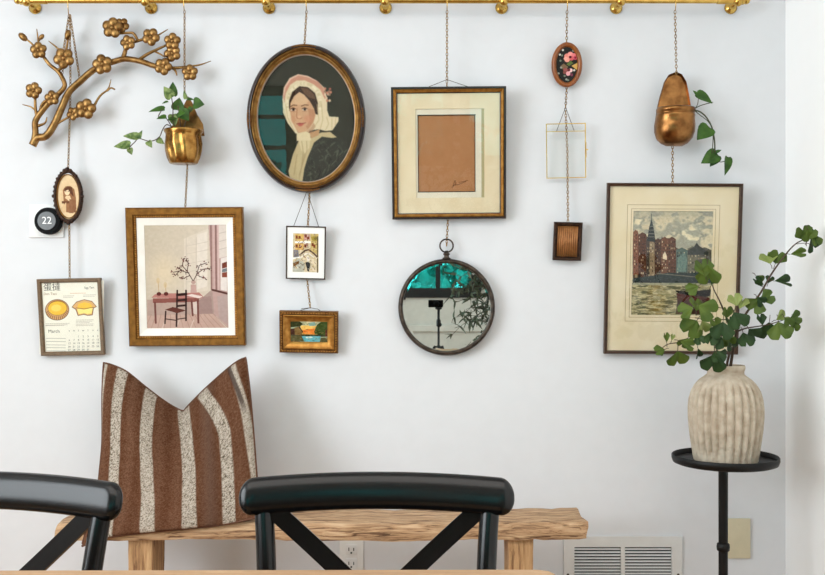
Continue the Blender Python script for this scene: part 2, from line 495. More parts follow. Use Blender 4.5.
# ------------------------------------------------------------------ picture frames
class Hang:
    """a thing hung on the wall: local x right, y up, z out of the wall; local plane z=0 is its back"""
    def __init__(s, name, label, cat, top, bot, ytop, ybot, zmid=.012, yaw=0, group=None):
        pt, pb = P(top[0], top[1], ytop), P(bot[0], bot[1], ybot)
        up = (pt-pb); s.h = up.length; up.normalize()
        n = Vector((0, -1, 0)); n = (n-up*n.dot(up)).normalized()
        if yaw: n = Matrix.Rotation(yaw, 3, up) @ n
        r = up.cross(n)
        c0 = (pt+pb)/2
        s.root = thing(name, label, cat, (0, 0, 0), group)
        s.root.matrix_world = Matrix(((r.x, up.x, n.x, c0.x), (r.y, up.y, n.y, c0.y), (r.z, up.z, n.z, c0.z), (0, 0, 0, 1)))
        s.mw = s.root.matrix_world.copy()
        s.s = (D+(ytop+ybot)/2-zmid)/F
        s.top, s.bot = top, bot
        s.h = (bot[1]-top[1])*s.s
    def loc(s, X, Y):
        k = (Y-s.top[1])/(s.bot[1]-s.top[1])
        cx = s.top[0]+(s.bot[0]-s.top[0])*k
        return (X-cx)*s.s, ((s.top[1]+s.bot[1])/2-Y)*s.s
    def world(s, u, v, z): return s.mw @ Vector((u, v, z))

def rect_ring(w, h, z, cx=0, cy=0): return [(cx-w/2, cy-h/2, z), (cx+w/2, cy-h/2, z), (cx+w/2, cy+h/2, z), (cx-w/2, cy+h/2, z)]
def oval_ring(a, b, z, n=64, cx=0, cy=0): return [(cx+a*math.cos(2*PI*i/n), cy+b*math.sin(2*PI*i/n), z) for i in range(n)]
def frame_rect(mb, w, h, prof, cx=0, cy=0): return mb.rings([rect_ring(w-2*i, h-2*i, z, cx, cy) for i, z in prof], closed_prof=True)
def frame_oval(mb, a, b, prof, n=64): return mb.rings([oval_ring(a-i, b-i, z, n) for i, z in prof], closed_prof=True)
def slab(mb, w, h, z0, z1, cx=0, cy=0): return mb.box(cx-w/2, cx+w/2, cy-h/2, cy+h/2, z0, z1)
def wires(H, apex, feet, z=.004, r=.0009):
    """a thin hanging wire from two frame points to an apex, local coordinates"""
    mb = MB()
    for f in feet: mb.tube([f, apex], r, 6)
    return mb.obj('hanging_wire', M['wire'], H.root, smooth=True)

# --- gold frame with the painted room
H = Hang('framed_painting', 'wide gold frame around painting of a room with dark chair and desk', 'picture', (185.5, 207), (189, 345.5), -.040, -.008, .015)
w, h = 116.5*H.s, H.h
k = H.s
fr = MB(); frame_rect(fr, w, h, [(0, 0), (0, .022), (.004, .026), (7.0*k, .024), (7.7*k, .019), (10.2*k, .017), (10.5*k, .0)])
fr.obj('frame', M['gold'], H.root, angle=30)
bd = MB(); iw, ih = w-2*9.0*k, h-2*9.0*k
for L, ax in ((iw, 0), (ih, 1)):
    n = int(L/(2.3*k))
    for i in range(n+1):
        q = -L/2+L*i/n
        for sg in (-1, 1):
            bd.ball((q, sg*ih/2, .018) if ax == 0 else (sg*iw/2, q, .018), .95*k, nu=6, nv=4)
bd.obj('beading', M['gold_bright'], H.root, smooth=True)
lw, lh = w-2*10.3*k, h-2*10.3*k
ln = MB(); ax0, ay0 = H.loc(145.3, 225); ax1, ay1 = H.loc(229, 329.5)
aw, ah = (227.8-145.8)*k, (328.6-225.4)*k
ln.rings([rect_ring(lw, lh, .016), rect_ring(aw, ah, .011), rect_ring(aw, ah, .002), rect_ring(lw, lh, .002)], closed_prof=True)
ln.obj('liner', M['mat_white'], H.root)
A = Paint(144, 223.5, 232, 330.5, 3, (222, 212, 196))
A.X = A.X; T = lambda x, y: (x/5+140, y/5+220)        # picture coordinates measured on a 5x enlargement
g = (A.X-146)/82; gy = (A.Y-225)/104
A.img += np.stack([-22*(1-g)*(1-.5*gy), -22*(1-g)*(1-.5*gy), -26*(1-g)*(1-.5*gy)], -1)
A.mix(np.clip(1.2-np.hypot((A.X-165)/18, (A.Y-272)/20), 0, 1), (236, 218, 182), .5)
def tp(*p): return [T(*q) for q in p]
A.poly(tp((225, 90), (345, 40), (345, 350), (225, 370)), (234, 226, 214), .45)
A.poly(tp((290, 70), (340, 55), (340, 330), (290, 345)), (240, 234, 226), .5)
for x in (235, 285): A.line(tp((x, 85), (x, 360)), .5, (196, 186, 172))
for y in (120, 160, 210, 250, 300): A.line(tp((235, y+8), (345, y-14)), .5, (206, 196, 182))
A.poly(tp((40, 395), (360, 380), (370, 480), (40, 480)), (168, 138, 132), .55)
A.poly(tp((300, 400), (370, 340), (390, 480), (300, 480)), (150, 122, 120), .6)
A.poly(tp((40, 475), (370, 468), (450, 555), (40, 555)), (206, 178, 164))
for i in range(14): A.line(tp((60+i*24, 470), (20+i*34, 555)), .45, (164, 128, 116), .8)
A.poly(tp((345, 20), (460, 20), (460, 555), (440, 530), (375, 470), (365, 340)), (196, 168, 162))
A.poly(tp((398, 25), (440, 25), (440, 180), (398, 190)), (228, 220, 212))
for y in (60, 100, 140): A.line(tp((398, y+6), (440, y-4)), .5, (190, 178, 170))
A.poly(tp((408, 190), (440, 182), (440, 355), (408, 348)), (236, 230, 226))
A.poly(tp((414, 215), (440, 205), (440, 235), (414, 242)), (122, 62, 48)); A.poly(tp((414, 262), (440, 258), (440, 285), (414, 285)), (140, 74, 58))
A.poly(tp((414, 245), (440, 238), (440, 256), (414, 260)), (120, 128, 134))
for x, cc in ((358, (150, 116, 112)), (372, (206, 178, 174)), (382, (142, 108, 104)), (394, (216, 190, 186))): A.line(tp((x, 25), (x+4, 345)), 1.6, cc)
A.line(tp((368, 348), (445, 368)), 2, (92, 60, 54))
A.poly(tp((390, 380), (445, 372), (445, 520), (400, 490)), (186, 170, 166), .8)
A.poly(tp((60, 385), (80, 366), (300, 360), (322, 382), (305, 392)), (186, 128, 120))
A.poly(tp((235, 375), (262, 368), (318, 380), (300, 390)), (238, 224, 218))
A.poly(tp((68, 388), (300, 388), (300, 408), (68, 412)), (140, 84, 76))
for a_, b_ in (((78, 410), (82, 512)), ((293, 400), (296, 512)), ((262, 405), (268, 475))): A.line(tp(a_, b_), 1.9, (112, 64, 58))
A.poly(tp((268, 410), (288, 405), (290, 470), (272, 468)), (232, 222, 214), .8)
for x0 in (200, 272, 130): A.line(tp((x0, 500), (x0-18, 545)), 1.2, (240, 226, 214), .6)
dk = (44, 26, 24)
for a_, b_, ww in (((190, 350), (186, 530), 1.7), ((234, 350), (234, 500), 1.7), ((190, 372), (234, 368), 2.6), ((190, 400), (234, 396), 2.2), ((190, 428), (234, 424), 2),
                   ((132, 455), (128, 515), 1.5), ((130, 492), (186, 500), 1), ((186, 495), (234, 488), 1)): A.line(tp(a_, b_), ww, dk)
A.poly(tp((128, 446), (168, 432), (236, 450), (190, 464)), (92, 48, 40))
A.poly(tp((258, 320), (284, 320), (288, 362), (256, 362)), (198, 166, 158)); A.ell(*T(271, 308), 2.3, 2, (190, 160, 152))
tw = (70, 48, 44)
for pl in (((268, 300), (245, 260), (215, 225), (222, 190)), ((245, 262), (210, 250), (170, 258)), ((252, 275), (225, 288), (205, 285)), ((240, 250), (246, 215), (236, 195)), ((272, 300), (290, 265), (318, 245), (352, 240)),
           ((288, 268), (300, 225), (336, 212)), ((300, 280), (330, 288)), ((215, 248), (190, 232)), ((200, 252), (180, 275))):
    A.line(tp(*pl), .75, tw)
    for (x, y) in pl[1:]:
        for _ in range(7): A.ell(T(x, y)[0]+random.uniform(-2.6, 2.6), T(x, y)[1]+random.uniform(-2.2, 2.2), .55, .5, (84+random.randint(-10, 40), 56, 54))
for x in (98, 134): A.ell(*T(x, 366), 2.3, 1.9, (96, 44, 40)); A.line(tp((x, 356), (x-4, 300 if x < 100 else 320)), .6, (190, 158, 120)); A.ell(*T(x-4, 300 if x < 100 else 322), 1.8, 3, (214, 190, 148), .6)
A.grain(7, 2, 2, 3); A.img *= np.array((.93, .91, .90)); A.mix(np.clip((A.Y-290)/60, 0, 1), (150, 118, 112), .30)
A.build('painting', M['art'], H.root, H.loc, .010)
chain('brass chain between left brass pot and gold framed room painting', [(P(187.5, 163, -.03), H.world(0, h/2-.004, .004))])

# --- large oval portrait
H = Hang('oval_portrait', 'large oval portrait of woman in pink and white bonnet behind glass', 'picture', (304.5, 45), (308.5, 192.3), -.052, -.010, .02)
k = H.s; a, b = 59.6*k, H.h/2
fr = MB(); frame_oval(fr, a, b, [(0, 0), (0, .012), (.003, .022), (.008, .028), (3.8*k, .029), (4.6*k, .024)] + [(4.6*k, .0)], 96)
fr.obj('frame', M['oxblood'], H.root, angle=35)
fr = MB(); frame_oval(fr, a-4.4*k, b-4.4*k, [(0, 0.004), (0, .0235), (1.5*k, .0255), (3.2*k, .019), (4.2*k, .0185), (5.0*k, .0155), (5.9*k, .0145), (6.0*k, .004)], 96)
fr.obj('gilt_slip', M['gold_mid'], H.root, angle=35)
fr = MB(); frame_oval(fr, a-10.2*k, b-10.2*k, [(0, .004), (0, .0142), (.9*k, .013), (1.2*k, .004)], 96)
fr.obj('inner_lip', mat('pale_inner_lip', (150, 132, 116), .6), H.root, angle=35)
for (ax, ay, rx, ry, nm) in ((0, 1, 11, 2.2, 14), (0, -1, 11, 2.2, 14), (-1, 0, 2.2, 9, 9), (1, 0, 2.2, 9, 9)):
    o = MB()
    for i in range(nm):
        q = (i/(nm-1)-.5)*2
        th = math.atan2(ay, ax)+q*(.2 if ax == 0 else .12)
        rr = 3*k
        for dd in (2.2*k, 4.6*k):
            o.ball(((a-dd)*math.cos(th), (b-dd)*math.sin(th), .027-(dd-2.2*k)*.3), (1.5-.5*abs(q))*k, nu=6, nv=5)
    o.obj('carved_ornament', M['gold_dark'], H.root, smooth=True)
A = Paint(253, 54, 361, 187, 3, (46, 48, 40)); T = lambda x, y: (x/4.785+270, y/4.785+70)
A.grain(4, 20, 14, 1)
U = lambda x, y: (x/7.66+280, y/7.66+65)        # second enlargement, of the head
def up_(*p): return [U(*q) for q in p]
# dress
A.poly(tp((175, 420), (205, 350), (250, 315), (320, 305), (383, 350), (420, 430), (400, 575), (150, 575)), (50, 52, 46))
for i in range(90):
    x, y = random.uniform(185, 380), random.uniform(330, 540)
    A.line(tp((x, y), (x+random.uniform(-22, 22), y+random.uniform(8, 26))), .9, random.choice([(86, 92, 80), (24, 26, 22), (104, 108, 96)]), .6)
# shawl collar
A.poly(tp((205, 320), (245, 298), (290, 296), (322, 322), (300, 325), (250, 318), (212, 345), (180, 420), (165, 470), (155, 540), (105, 560), (88, 480), (110, 400), (140, 330)), (196, 180, 142))
A.poly(tp((130, 310), (160, 300), (195, 300), (190, 370), (170, 395), (150, 380)), (214, 200, 164))
for q in (((150, 320), (160, 390), (150, 470)), ((175, 310), (178, 380), (140, 500)), ((130, 400), (115, 500)), ((165, 400), (140, 520))): A.line(tp(*q), .7, (160, 142, 104), .8)
A.poly(tp((185, 300), (240, 282), (235, 310), (200, 325)), (190, 150, 112))
# bonnet
A.poly(up_((20, 260), (30, 170), (75, 100), (140, 70), (215, 85), (290, 125), (340, 175), (362, 250), (365, 350), (380, 395), (450, 400), (452, 430), (405, 500), (350, 505), (300, 490), (230, 500), (215, 520), (120, 520), (60, 440), (25, 360)), (226, 212, 182))
A.poly(up_((22, 230), (35, 165), (80, 100), (145, 72), (215, 86), (290, 126), (335, 178), (352, 250), (345, 262), (310, 190), (260, 150), (190, 118), (130, 118), (80, 150), (45, 215), (35, 290)), (200, 146, 126))
A.poly(up_((24, 225), (36, 165), (80, 100), (145, 71), (215, 85), (290, 125), (280, 128), (210, 95), (145, 82), (88, 108), (45, 170), (33, 230)), (226, 190, 172))
for i in range(46):
    th = PI*(.92+i/45*1.15); cx, cy = U(185+128*math.cos(th), 300+158*math.sin(th))
    A.ell(cx, cy, 1.5, 1.5, random.choice([(236, 226, 200), (210, 196, 164), (228, 214, 186)]), .9)
# hair and face
A.poly(up_((72, 350), (70, 270), (95, 205), (150, 162), (215, 170), (270, 215), (292, 290), (292, 380), (275, 375), (240, 330)), (58, 44, 36))
A.poly(up_((160, 172), (215, 180), (262, 225), (275, 265), (225, 250), (185, 215)), (112, 84, 66), .8)
A.poly(up_((75, 340), (82, 285), (110, 235), (150, 205), (185, 225), (230, 275), (262, 330), (275, 380), (262, 430), (232, 480), (185, 515), (150, 512), (118, 478), (90, 420)), (206, 166, 132))
A.poly(up_((80, 320), (84, 285), (110, 238), (150, 206), (190, 230), (225, 270), (200, 300), (120, 305)), (220, 186, 152), .8)
A.poly(up_((215, 330), (262, 340), (272, 385), (255, 440), (215, 490), (200, 470), (230, 420)), (178, 126, 98), .6)
A.ell(*U(215, 410), 4.2, 4, (208, 138, 112), .5, 0, .8); A.ell(*U(100, 410), 2.4, 3.5, (204, 142, 116), .4, 0, .8)
for ex in (102, 190):
    A.ell(*U(ex, 338), 2.6, 1.3, (222, 206, 190)); A.ell(*U(ex+2, 338), 1.25, 1.25, (48, 34, 30)); A.line(up_((ex-20, 334), (ex, 324), (ex+20, 334)), .7, (70, 42, 34))
    A.line(up_((ex-24, 318 if ex < 150 else 312), (ex, 303), (ex+28, 306)), .85, (104, 68, 50)); A.line(up_((ex-16, 352), (ex+16, 353)), .5, (170, 120, 96))
A.line(up_((133, 330), (128, 390), (134, 404), (155, 408), (170, 400)), .7, (168, 112, 86)); A.ell(*U(150, 395), 1.9, 1.4, (222, 180, 148), .8)
A.poly(up_((126, 446), (150, 438), (165, 441), (200, 438), (168, 452), (150, 455)), (176, 84, 76)); A.poly(up_((135, 453), (190, 446), (165, 466), (148, 466)), (192, 104, 92))
A.line(up_((126, 446), (160, 446), (200, 439)), .4, (110, 50, 46))
A.poly(up_((120, 480), (150, 512), (190, 514), (235, 480), (260, 440), (275, 470), (240, 520), (150, 545)), (170, 124, 96), .6)
# ruffles and flowers on the bonnet
for q in (((285, 300), (300, 420), (260, 480)), ((320, 300), (330, 420), (310, 490)), ((360, 400), (375, 450), (350, 500)), ((400, 410), (400, 490)), ((430, 410), (425, 460)), ((45, 300), (60, 400), (110, 500)), ((30, 330), (45, 400))): A.line(up_(*q), .8, (192, 174, 138), .8)
for i in range(12): A.ell(*U(random.uniform(345, 395), random.uniform(180, 285)), 1.2, 1.3, random.choice([(196, 130, 110), (170, 96, 88), (222, 196, 170), (150, 120, 100)]))
A.poly(up_((130, 520), (200, 505), (230, 520), (240, 575), (130, 575)), (222, 208, 174))
for _ in range(3):
    A.img = (A.img+np.roll(A.img, 1, 0)+np.roll(A.img, -1, 0)+np.roll(A.img, 1, 1)+np.roll(A.img, -1, 1))/5
A.img *= np.array((.95, .93, .90)); A.grain(3, 2, 2, 9)
ca = (306.7, 118.6)
A.build('portrait_painting', M['photo'], H.root, H.loc, .0060, lambda X, Y: ((X-ca[0])/52)**2+((Y-ca[1])/66)**2 < 1)
gl = MB(); gl.rings([oval_ring(a-10*k, b-10*k, .0105, 64), oval_ring(a-10*k, b-10*k, .0090, 64)], cap0=True, cap1=True); gl.obj('glass_pane', M['glass'], H.root)
oval_top = H.world(0, b-.004, .002); oval_bot = H.world(0, -b+.006, .006)
chain('brass chain from rod down to top of large oval portrait', [(rodpt(306.5), oval_top)], P(306.5, 0, RY).x)

# --- canal print in white mat
H2 = Hang('framed_print', 'small black-edged frame with canal street print in wide white mat, below the oval portrait', 'picture', (306.3, 226), (305.8, 279), -.030, -.010, .006)
k = H2.s; w, h = 39.6*k, H2.h
fr = MB(); frame_rect(fr, w, h, [(0, 0), (0, .009), (1.1*k, .009), (1.1*k, 0)]); fr.obj('frame', M['bronze'], H2.root)
A = Paint(286.5, 226.5, 325.9, 278.6, 5, (240, 240, 237)); T = lambda x, y: (x/10.45+285, y/10.45+225)
A.poly(tp((88, 85), (352, 85), (352, 490), (82, 490)), (206, 190, 158))
A.poly(tp((110, 95), (200, 95), (200, 165), (110, 165)), (214, 178, 104)); A.poly(tp((108, 190), (200, 190), (200, 260), (108, 260)), (208, 166, 98))
A.poly(tp((270, 90), (352, 90), (352, 480), (335, 490), (335, 300), (270, 260)), (196, 172, 110)); A.poly(tp((270, 120), (352, 110), (352, 165), (290, 165)), (160, 140, 66))
A.poly(tp((108, 168), (270, 165), (270, 186), (108, 188)), (240, 236, 226)); A.poly(tp((200, 95), (265, 95), (265, 150), (200, 155)), (196, 150, 140))
for x, y in ((125, 125), (155, 130), (125, 220), (160, 222), (290, 200), (310, 215), (220, 110), (235, 205), (215, 215), (245, 130)): A.rect(T(x, y)[0]-1.1, T(x, y)[1]-1.6, T(x, y)[0]+1.1, T(x, y)[1]+1.6, (124, 62, 40))
A.line(tp((160, 310), (210, 265), (250, 255), (300, 290), (340, 330)), 1.6, (96, 74, 62)); A.line(tp((160, 345), (215, 300), (250, 295), (300, 330)), 1.1, (232, 226, 214))
A.poly(tp((86, 390), (150, 350), (210, 400), (200, 488), (84, 488)), (178, 176, 160)); A.poly(tp((86, 400), (150, 372), (150, 400), (90, 440)), (120, 82, 44))
A.line(tp((88, 350), (150, 335)), 1.6, (236, 234, 228)); A.poly(tp((90, 260), (140, 260), (150, 330), (90, 340)), (128, 124, 130))
A.poly(tp((215, 390), (240, 380), (268, 400), (255, 485), (238, 480)), (44, 44, 46)); A.poly(tp((225, 330), (250, 320), (262, 360), (240, 385)), (230, 220, 206))
A.poly(tp((280, 430), (330, 470), (345, 488), (290, 470)), (222, 206, 180)); A.line(tp((342, 120), (342, 488)), 1.2, (96, 82, 62))
m0 = A.img.copy()
for _ in range(120):
    x, y = random.uniform(92, 345), random.uniform(95, 470); A.line([T(x, y), T(x+random.uniform(-16, 16), y+random.uniform(-22, 22))], .55, random.choice([(120, 92, 60), (84, 74, 64), (236, 230, 214), (190, 150, 90), (150, 150, 150), (96, 60, 50)]), .75)
A.grain(26, 2.4, 2.4, 5); inm = A.inpoly(tp((88, 85), (352, 85), (352, 490), (82, 490)))[..., None]; A.img = A.img*inm+m0*(1-inm)
A.build('print', M['print'], H2.root, H2.loc, .0065)
foot = [(-12.6*k, h/2-.002, .004), (12.6*k, h/2-.002, .004)]
apx = H2.mw.inverted() @ oval_bot
wires(H2, (apx.x, apx.y, .004), foot)
chain('brass chain inside the wire triangle between oval portrait and canal print', [(oval_bot+Vector((0.004, .004, 0)), H2.world(.004, h/2-.003, -.003))])
p2 = H2.world(.004, -h/2+.002, .004)

# --- little sunset landscape
H = Hang('framed_landscape', 'small gold frame around sunset lake landscape, lowest picture under the oval portrait', 'picture', (309.3, 310), (309.3, 352.3), -.032, -.012, .012)
k = H.s; w, h = 58.6*k, H.h
fr = MB(); frame_rect(fr, w, h, [(0, 0), (0, .016), (.8*k, .0185), (3.2*k, .0185), (3.9*k, .015), (4.2*k, .0)]); fr.obj('frame', M['gold_dark'], H.root, angle=30)
fr = MB(); frame_rect(fr, w-8*k, h-8*k, [(0, 0), (0, .0165), (.7*k, .0172), (1.4*k, .015), (6.3*k, .0085), (6.8*k, .0085), (6.8*k, 0)]); fr.obj('gilt_slip', M['gold_bright'], H.root, angle=25)
bd = MB(); iw, ih = w-4*k, h-4*k
for L, ax in ((iw, 0), (ih, 1)):
    n = int(L/(2.5*k))
    for i in range(n):
        q = -L/2+L*(i+.5)/n
        for sg in (-1, 1):
            bd.ball((q, sg*ih/2, .0185) if ax == 0 else (sg*iw/2, q, .0185), 1.0*k, (1.1, .7, .8) if ax == 0 else (.7, 1.1, .8), nu=6, nv=4)
bd.obj('beading', M['gold_bright'], H.root, smooth=True)
A = Paint(289.3, 318.5, 329.3, 343.8, 5, (150, 160, 130)); T = lambda x, y: (x/10.46+277, y/10.46+303)
A.rect(289, 318, 330, 326, (176, 178, 140)); A.poly(tp((250, 230), (470, 225), (500, 330), (250, 330)), (232, 186, 96)); A.poly(tp((270, 275), (420, 255), (420, 320), (270, 320)), (228, 128, 52))
A.poly(tp((300, 180), (420, 180), (400, 220), (330, 220)), (214, 196, 150)); A.poly(tp((330, 200), (400, 190), (410, 230), (340, 235)), (130, 164, 150))
A.rect(*T(130, 322), *T(540, 345), (58, 62, 40)); A.poly(tp((260, 345), (460, 340), (450, 400), (290, 400)), (96, 166, 176)); A.poly(tp((300, 350), (360, 345), (380, 360), (310, 365)), (196, 216, 206))
A.poly(tp((130, 170), (230, 180), (280, 215), (240, 240), (150, 250), (130, 260)), (54, 58, 30)); A.poly(tp((185, 255), (240, 240), (275, 300), (255, 335), (190, 330)), (120, 92, 50)); A.line(tp((235, 243), (272, 298)), 1, (54, 34, 26))
A.poly(tp((140, 270), (185, 260), (190, 330), (140, 330)), (74, 46, 36)); A.poly(tp((130, 340), (260, 340), (290, 400), (130, 405)), (92, 86, 54))
A.poly(tp((420, 220), (480, 175), (540, 180), (540, 330), (400, 320), (390, 295)), (60, 74, 32)); A.poly(tp((460, 360), (540, 350), (540, 405), (450, 405)), (84, 80, 50)); A.rect(*T(508, 270), *T(530, 345), (96, 52, 40))
for _ in range(70):
    x, y = random.uniform(135, 535), random.uniform(180, 400); A.line([T(x, y), T(x+random.uniform(-20, 20), y+random.uniform(-9, 9))], .6, random.choice([(70, 74, 36), (40, 40, 24), (140, 130, 80), (196, 150, 90), (110, 120, 60)]), .55)
A.grain(24, 2.2, 1.8, 8)
A.build('painting', M['art'], H.root, H.loc, .0075)
fp = H.world(0.003, h/2+.0085, .002)
wires(H, (0.003, h/2+.0085, .002), [(-12.5*k, h/2-.003, .002), (-8*k, h/2+.005, .002)]); 
MB().tube([(-8*k, h/2+.005, .002), (0.003, h/2+.0085, .002), (8.5*k, h/2+.005, .002), (12.5*k, h/2-.003, .002)], .0009, 6).obj('hanging_wire', M['wire'], H.root, smooth=True)
chain('short brass chain between canal print and sunset landscape', [(p2, fp)])

# --- picture with brown paper in double mat
H = Hang('framed_drawing', 'dark and gold frame with wide cream mat around plain brown sheet, above the round mirror', 'picture', (448.3, 87.7), (449, 218.6), -.050, -.010, .014)
k = H.s; w, h = 114.3*k, H.h
fr = MB(); frame_rect(fr, w, h, [(0, 0), (0, .020), (.6*k, .022), (1.9*k, .022), (2.2*k, .020), (2.2*k, 0)]); fr.obj('frame', M['oxblood'], H.root)
fr = MB(); frame_rect(fr, w-4.2*k, h-4.2*k, [(0, 0), (0, .019), (1.0*k, .021), (2.4*k, .017), (3.2*k, .013), (3.4*k, 0)]); fr.obj('gilt_slip', M['gold_bright'], H.root, angle=30)
fr = MB(); frame_rect(fr, w-10.6*k, h-10.6*k, [(0, .002), (0, .0128), (.8*k, .012), (.9*k, .002)]); fr.obj('inner_lip', M['oxblood'], H.root)
def lr(x0, y0, x1, y1):
    u0, v0 = H.loc(x0, y0); u1, v1 = H.loc(x1, y1); return (u0+u1)/2, (v0+v1)/2, abs(u1-u0), abs(v1-v0)
cx, cy, ow, oh = lr(415.3, 109, 484.5, 197.4)
mt = MB(); mt.rings([rect_ring(w-11.5*k, h-11.5*k, .0085), rect_ring(ow, oh, .0085, cx, cy), rect_ring(ow-.3*k, oh-.3*k, .006, cx, cy), rect_ring(w-11.5*k, h-11.5*k, .006)], closed_prof=True)
mt.obj('outer_mat', M['mat_cream'], H.root)
c2 = lr(417.6, 114.8, 475.3, 191.4)
c3 = lr(415, 108.6, 480.6, 197.6)
mt = MB(); mt.rings([rect_ring(ow+.004, oh+.004, .0055, cx, cy), rect_ring(c2[2], c2[3], .0055, c2[0], c2[1]), rect_ring(c2[2]-.3*k, c2[3]-.3*k, .0035, c2[0], c2[1]), rect_ring(ow+.004, oh+.004, .0035, cx, cy)], closed_prof=True)
mt.obj('inner_mat', mat('ivory_mat_board', (226, 216, 196), .85), H.root)
gs = lr(481.2, 109.4, 484.4, 197.2)
slab(MB(), gs[2], gs[3], .0056, .006, gs[0], gs[1]).obj('mat_strip', mat('sage_mat_edge', (176, 166, 126), .85), H.root)
c3 = lr(417.9, 115.1, 475, 191.1)
st = MB()
for (x0, y0, x1, y1) in ((417.4, 114.6, 418.4, 191.6), (474.6, 114.6, 475.6, 191.6), (417.4, 114.6, 475.6, 115.5), (417.4, 190.9, 475.6, 191.7)):
    q = lr(x0, y0, x1, y1); slab(st, q[2], q[3], .0036, .0058, q[0], q[1])
st.obj('fillet', M['oxblood'], H.root)
A = Paint(417, 114, 476, 192, 2, (170, 120, 82)); A.grain(4, 6, 8, 2)
A.line([(452, 187), (456, 183), (455, 180), (453, 185), (459, 184), (466, 181)], .6, (92, 58, 38)); A.line([(459, 182), (468, 180)], .5, (98, 62, 40))
A.build('brown_paper', M['print'], H.root, H.loc, .003)
slab(MB(), w-10*k, h-10*k, .0105, .0115).obj('glass_pane', M['glass'], H.root)
ap = (-.004, h/2+7.6*k, .0); wires(H, ap, [(-24*k, h/2-.003, .0), (24*k, h/2-.003, .0)])
chain('brass chain from rod down to cream matted brown picture', [(rodpt(447), H.world(ap[0], ap[1], 0)), (H.world(ap[0], ap[1], 0), H.world(ap[0], h/2+.001, -.001))], P(447, 0, RY).x)
bp = H.world(-.003, -h/2+.003, .004)

# --- round mirror
H = Hang('round_mirror', 'round wall mirror in dark metal rim with pocket-watch style ring', 'mirror', (446.5, 258.5), (446.6, 355.8), -.016, -.016, .012, yaw=math.radians(-1.25))
k = H.s; r = 48.5*k
fr = MB(); fr.rings([oval_ring(r-i, r-i, z, 72) for i, z in [(0.002, 0), (0, .008), (.003, .016), (.008, .019), (3.6*k, .017), (4.6*k, .012), (4.8*k, 0)]], closed_prof=True)
fr.obj('rim', M['pewter'], H.root, smooth=True)
gm = MB(); gm.rings([oval_ring(r-4.4*k, r-4.4*k, .002, 72), oval_ring(r-4.4*k, r-4.4*k, .00792, 72), oval_ring(r-6.6*k, r-6.6*k, .0080, 72)], cap0=True, cap1=True)
gm.obj('mirror_glass', M['mirror'], H.root)
st = MB(); q = [(4.2, 0), (4.2, 1.2), (2.6, 2), (2.4, 4), (3.4, 4.6), (3.4, 5.6), (2.2, 6.4), (1.6, 8.5)]
st.rings([[(x*k*math.cos(t_), r+y*k-.5*k, .009+x*k*.9*math.sin(t_)) for t_ in [2*PI*i/16 for i in range(16)]] for x, y in q], cap0=True, cap1=True); st.obj('stem', M['pewter'], H.root, smooth=True)
rg = MB(); rg.tube([(6.6*k*math.cos(2*PI*i/28), r+13*k+6.6*k*math.sin(2*PI*i/28), .009) for i in range(29)], .8*k, 8, cap=False); rg.obj('ring', M['pewter'], H.root, smooth=True)
chain('brass chain between brown matted picture and round mirror', [(bp, H.world(0, r+13*k, .009))])

# --- floral oval
H = Hang('oval_flower_picture', 'tiny oval orange wood frame with pink flowers on black', 'picture', (566.5, 42.8), (566.7, 87), -.036, -.016, .008)
k = H.s; a, b = 15.4*k, H.h/2
fr = MB(); frame_oval(fr, a, b, [(0, 0), (0, .006), (1.2*k, .012), (2.6*k, .013), (4.3*k, .009), (4.8*k, .006), (4.8*k, 0)], 48); fr.obj('frame', M['orangewood'], H.root, smooth=True)
A = Paint(554, 45, 579.5, 84.5, 6, (40, 40, 38)); T = lambda x, y: (x/11.5+540, y/11.5+40)
A.poly(tp((360, 300), (440, 260), (440, 350), (410, 340)), (206, 164, 92)); A.poly(tp((300, 280), (350, 240), (380, 270), (330, 300)), (92, 108, 58)); A.poly(tp((230, 300), (270, 270), (320, 310), (280, 360)), (120, 96, 72))
for (x, y, r_, cc) in ((310, 190, 3, (226, 140, 128)), (345, 170, 2.8, (236, 150, 142)), (385, 185, 2.6, (224, 124, 128)), (310, 230, 2.6, (232, 156, 140)), (360, 215, 2.4, (206, 96, 98)), (405, 210, 2.2, (200, 84, 104)), (290, 215, 1.8, (238, 170, 154))): A.ell(*T(x, y), r_, r_*.9, cc)
A.ell(*T(345, 200), 1.4, 1.2, (84, 24, 30)); A.ell(*T(402, 210), 1, 1, (120, 30, 40))
for (x, y, r_, cc) in ((290, 345, 2.2, (150, 84, 80)), (320, 385, 2.2, (226, 160, 164)), (350, 350, 1.9, (236, 196, 196)), (330, 345, 1.4, (110, 46, 50)), (360, 400, 1.5, (120, 64, 80)), (280, 370, 1.6, (130, 76, 70))): A.ell(*T(x, y), r_, r_, cc)
for (x, y) in ((232, 238), (225, 170), (240, 315), (250, 180), (390, 350), (280, 410), (210, 380), (300, 450), (320, 460), (260, 120), (380, 130)): A.ell(*T(x, y), 1.1, 1.0, random.choice([(214, 206, 196), (150, 152, 140), (112, 120, 104)]))
A.grain(10, 1.5, 1.5, 4)
A.build('flower_painting', M['art'], H.root, H.loc, .005, lambda X, Y: ((X-566.6)/12)**2+((Y-65)/18.6)**2 < 1)
ft, fb = H.world(0, b-.002, .001), H.world(0, -b+.003, .001)
chain('brass chain from rod down to tiny oval flower picture', [(rodpt(567), ft)], P(567, 0, RY).x)

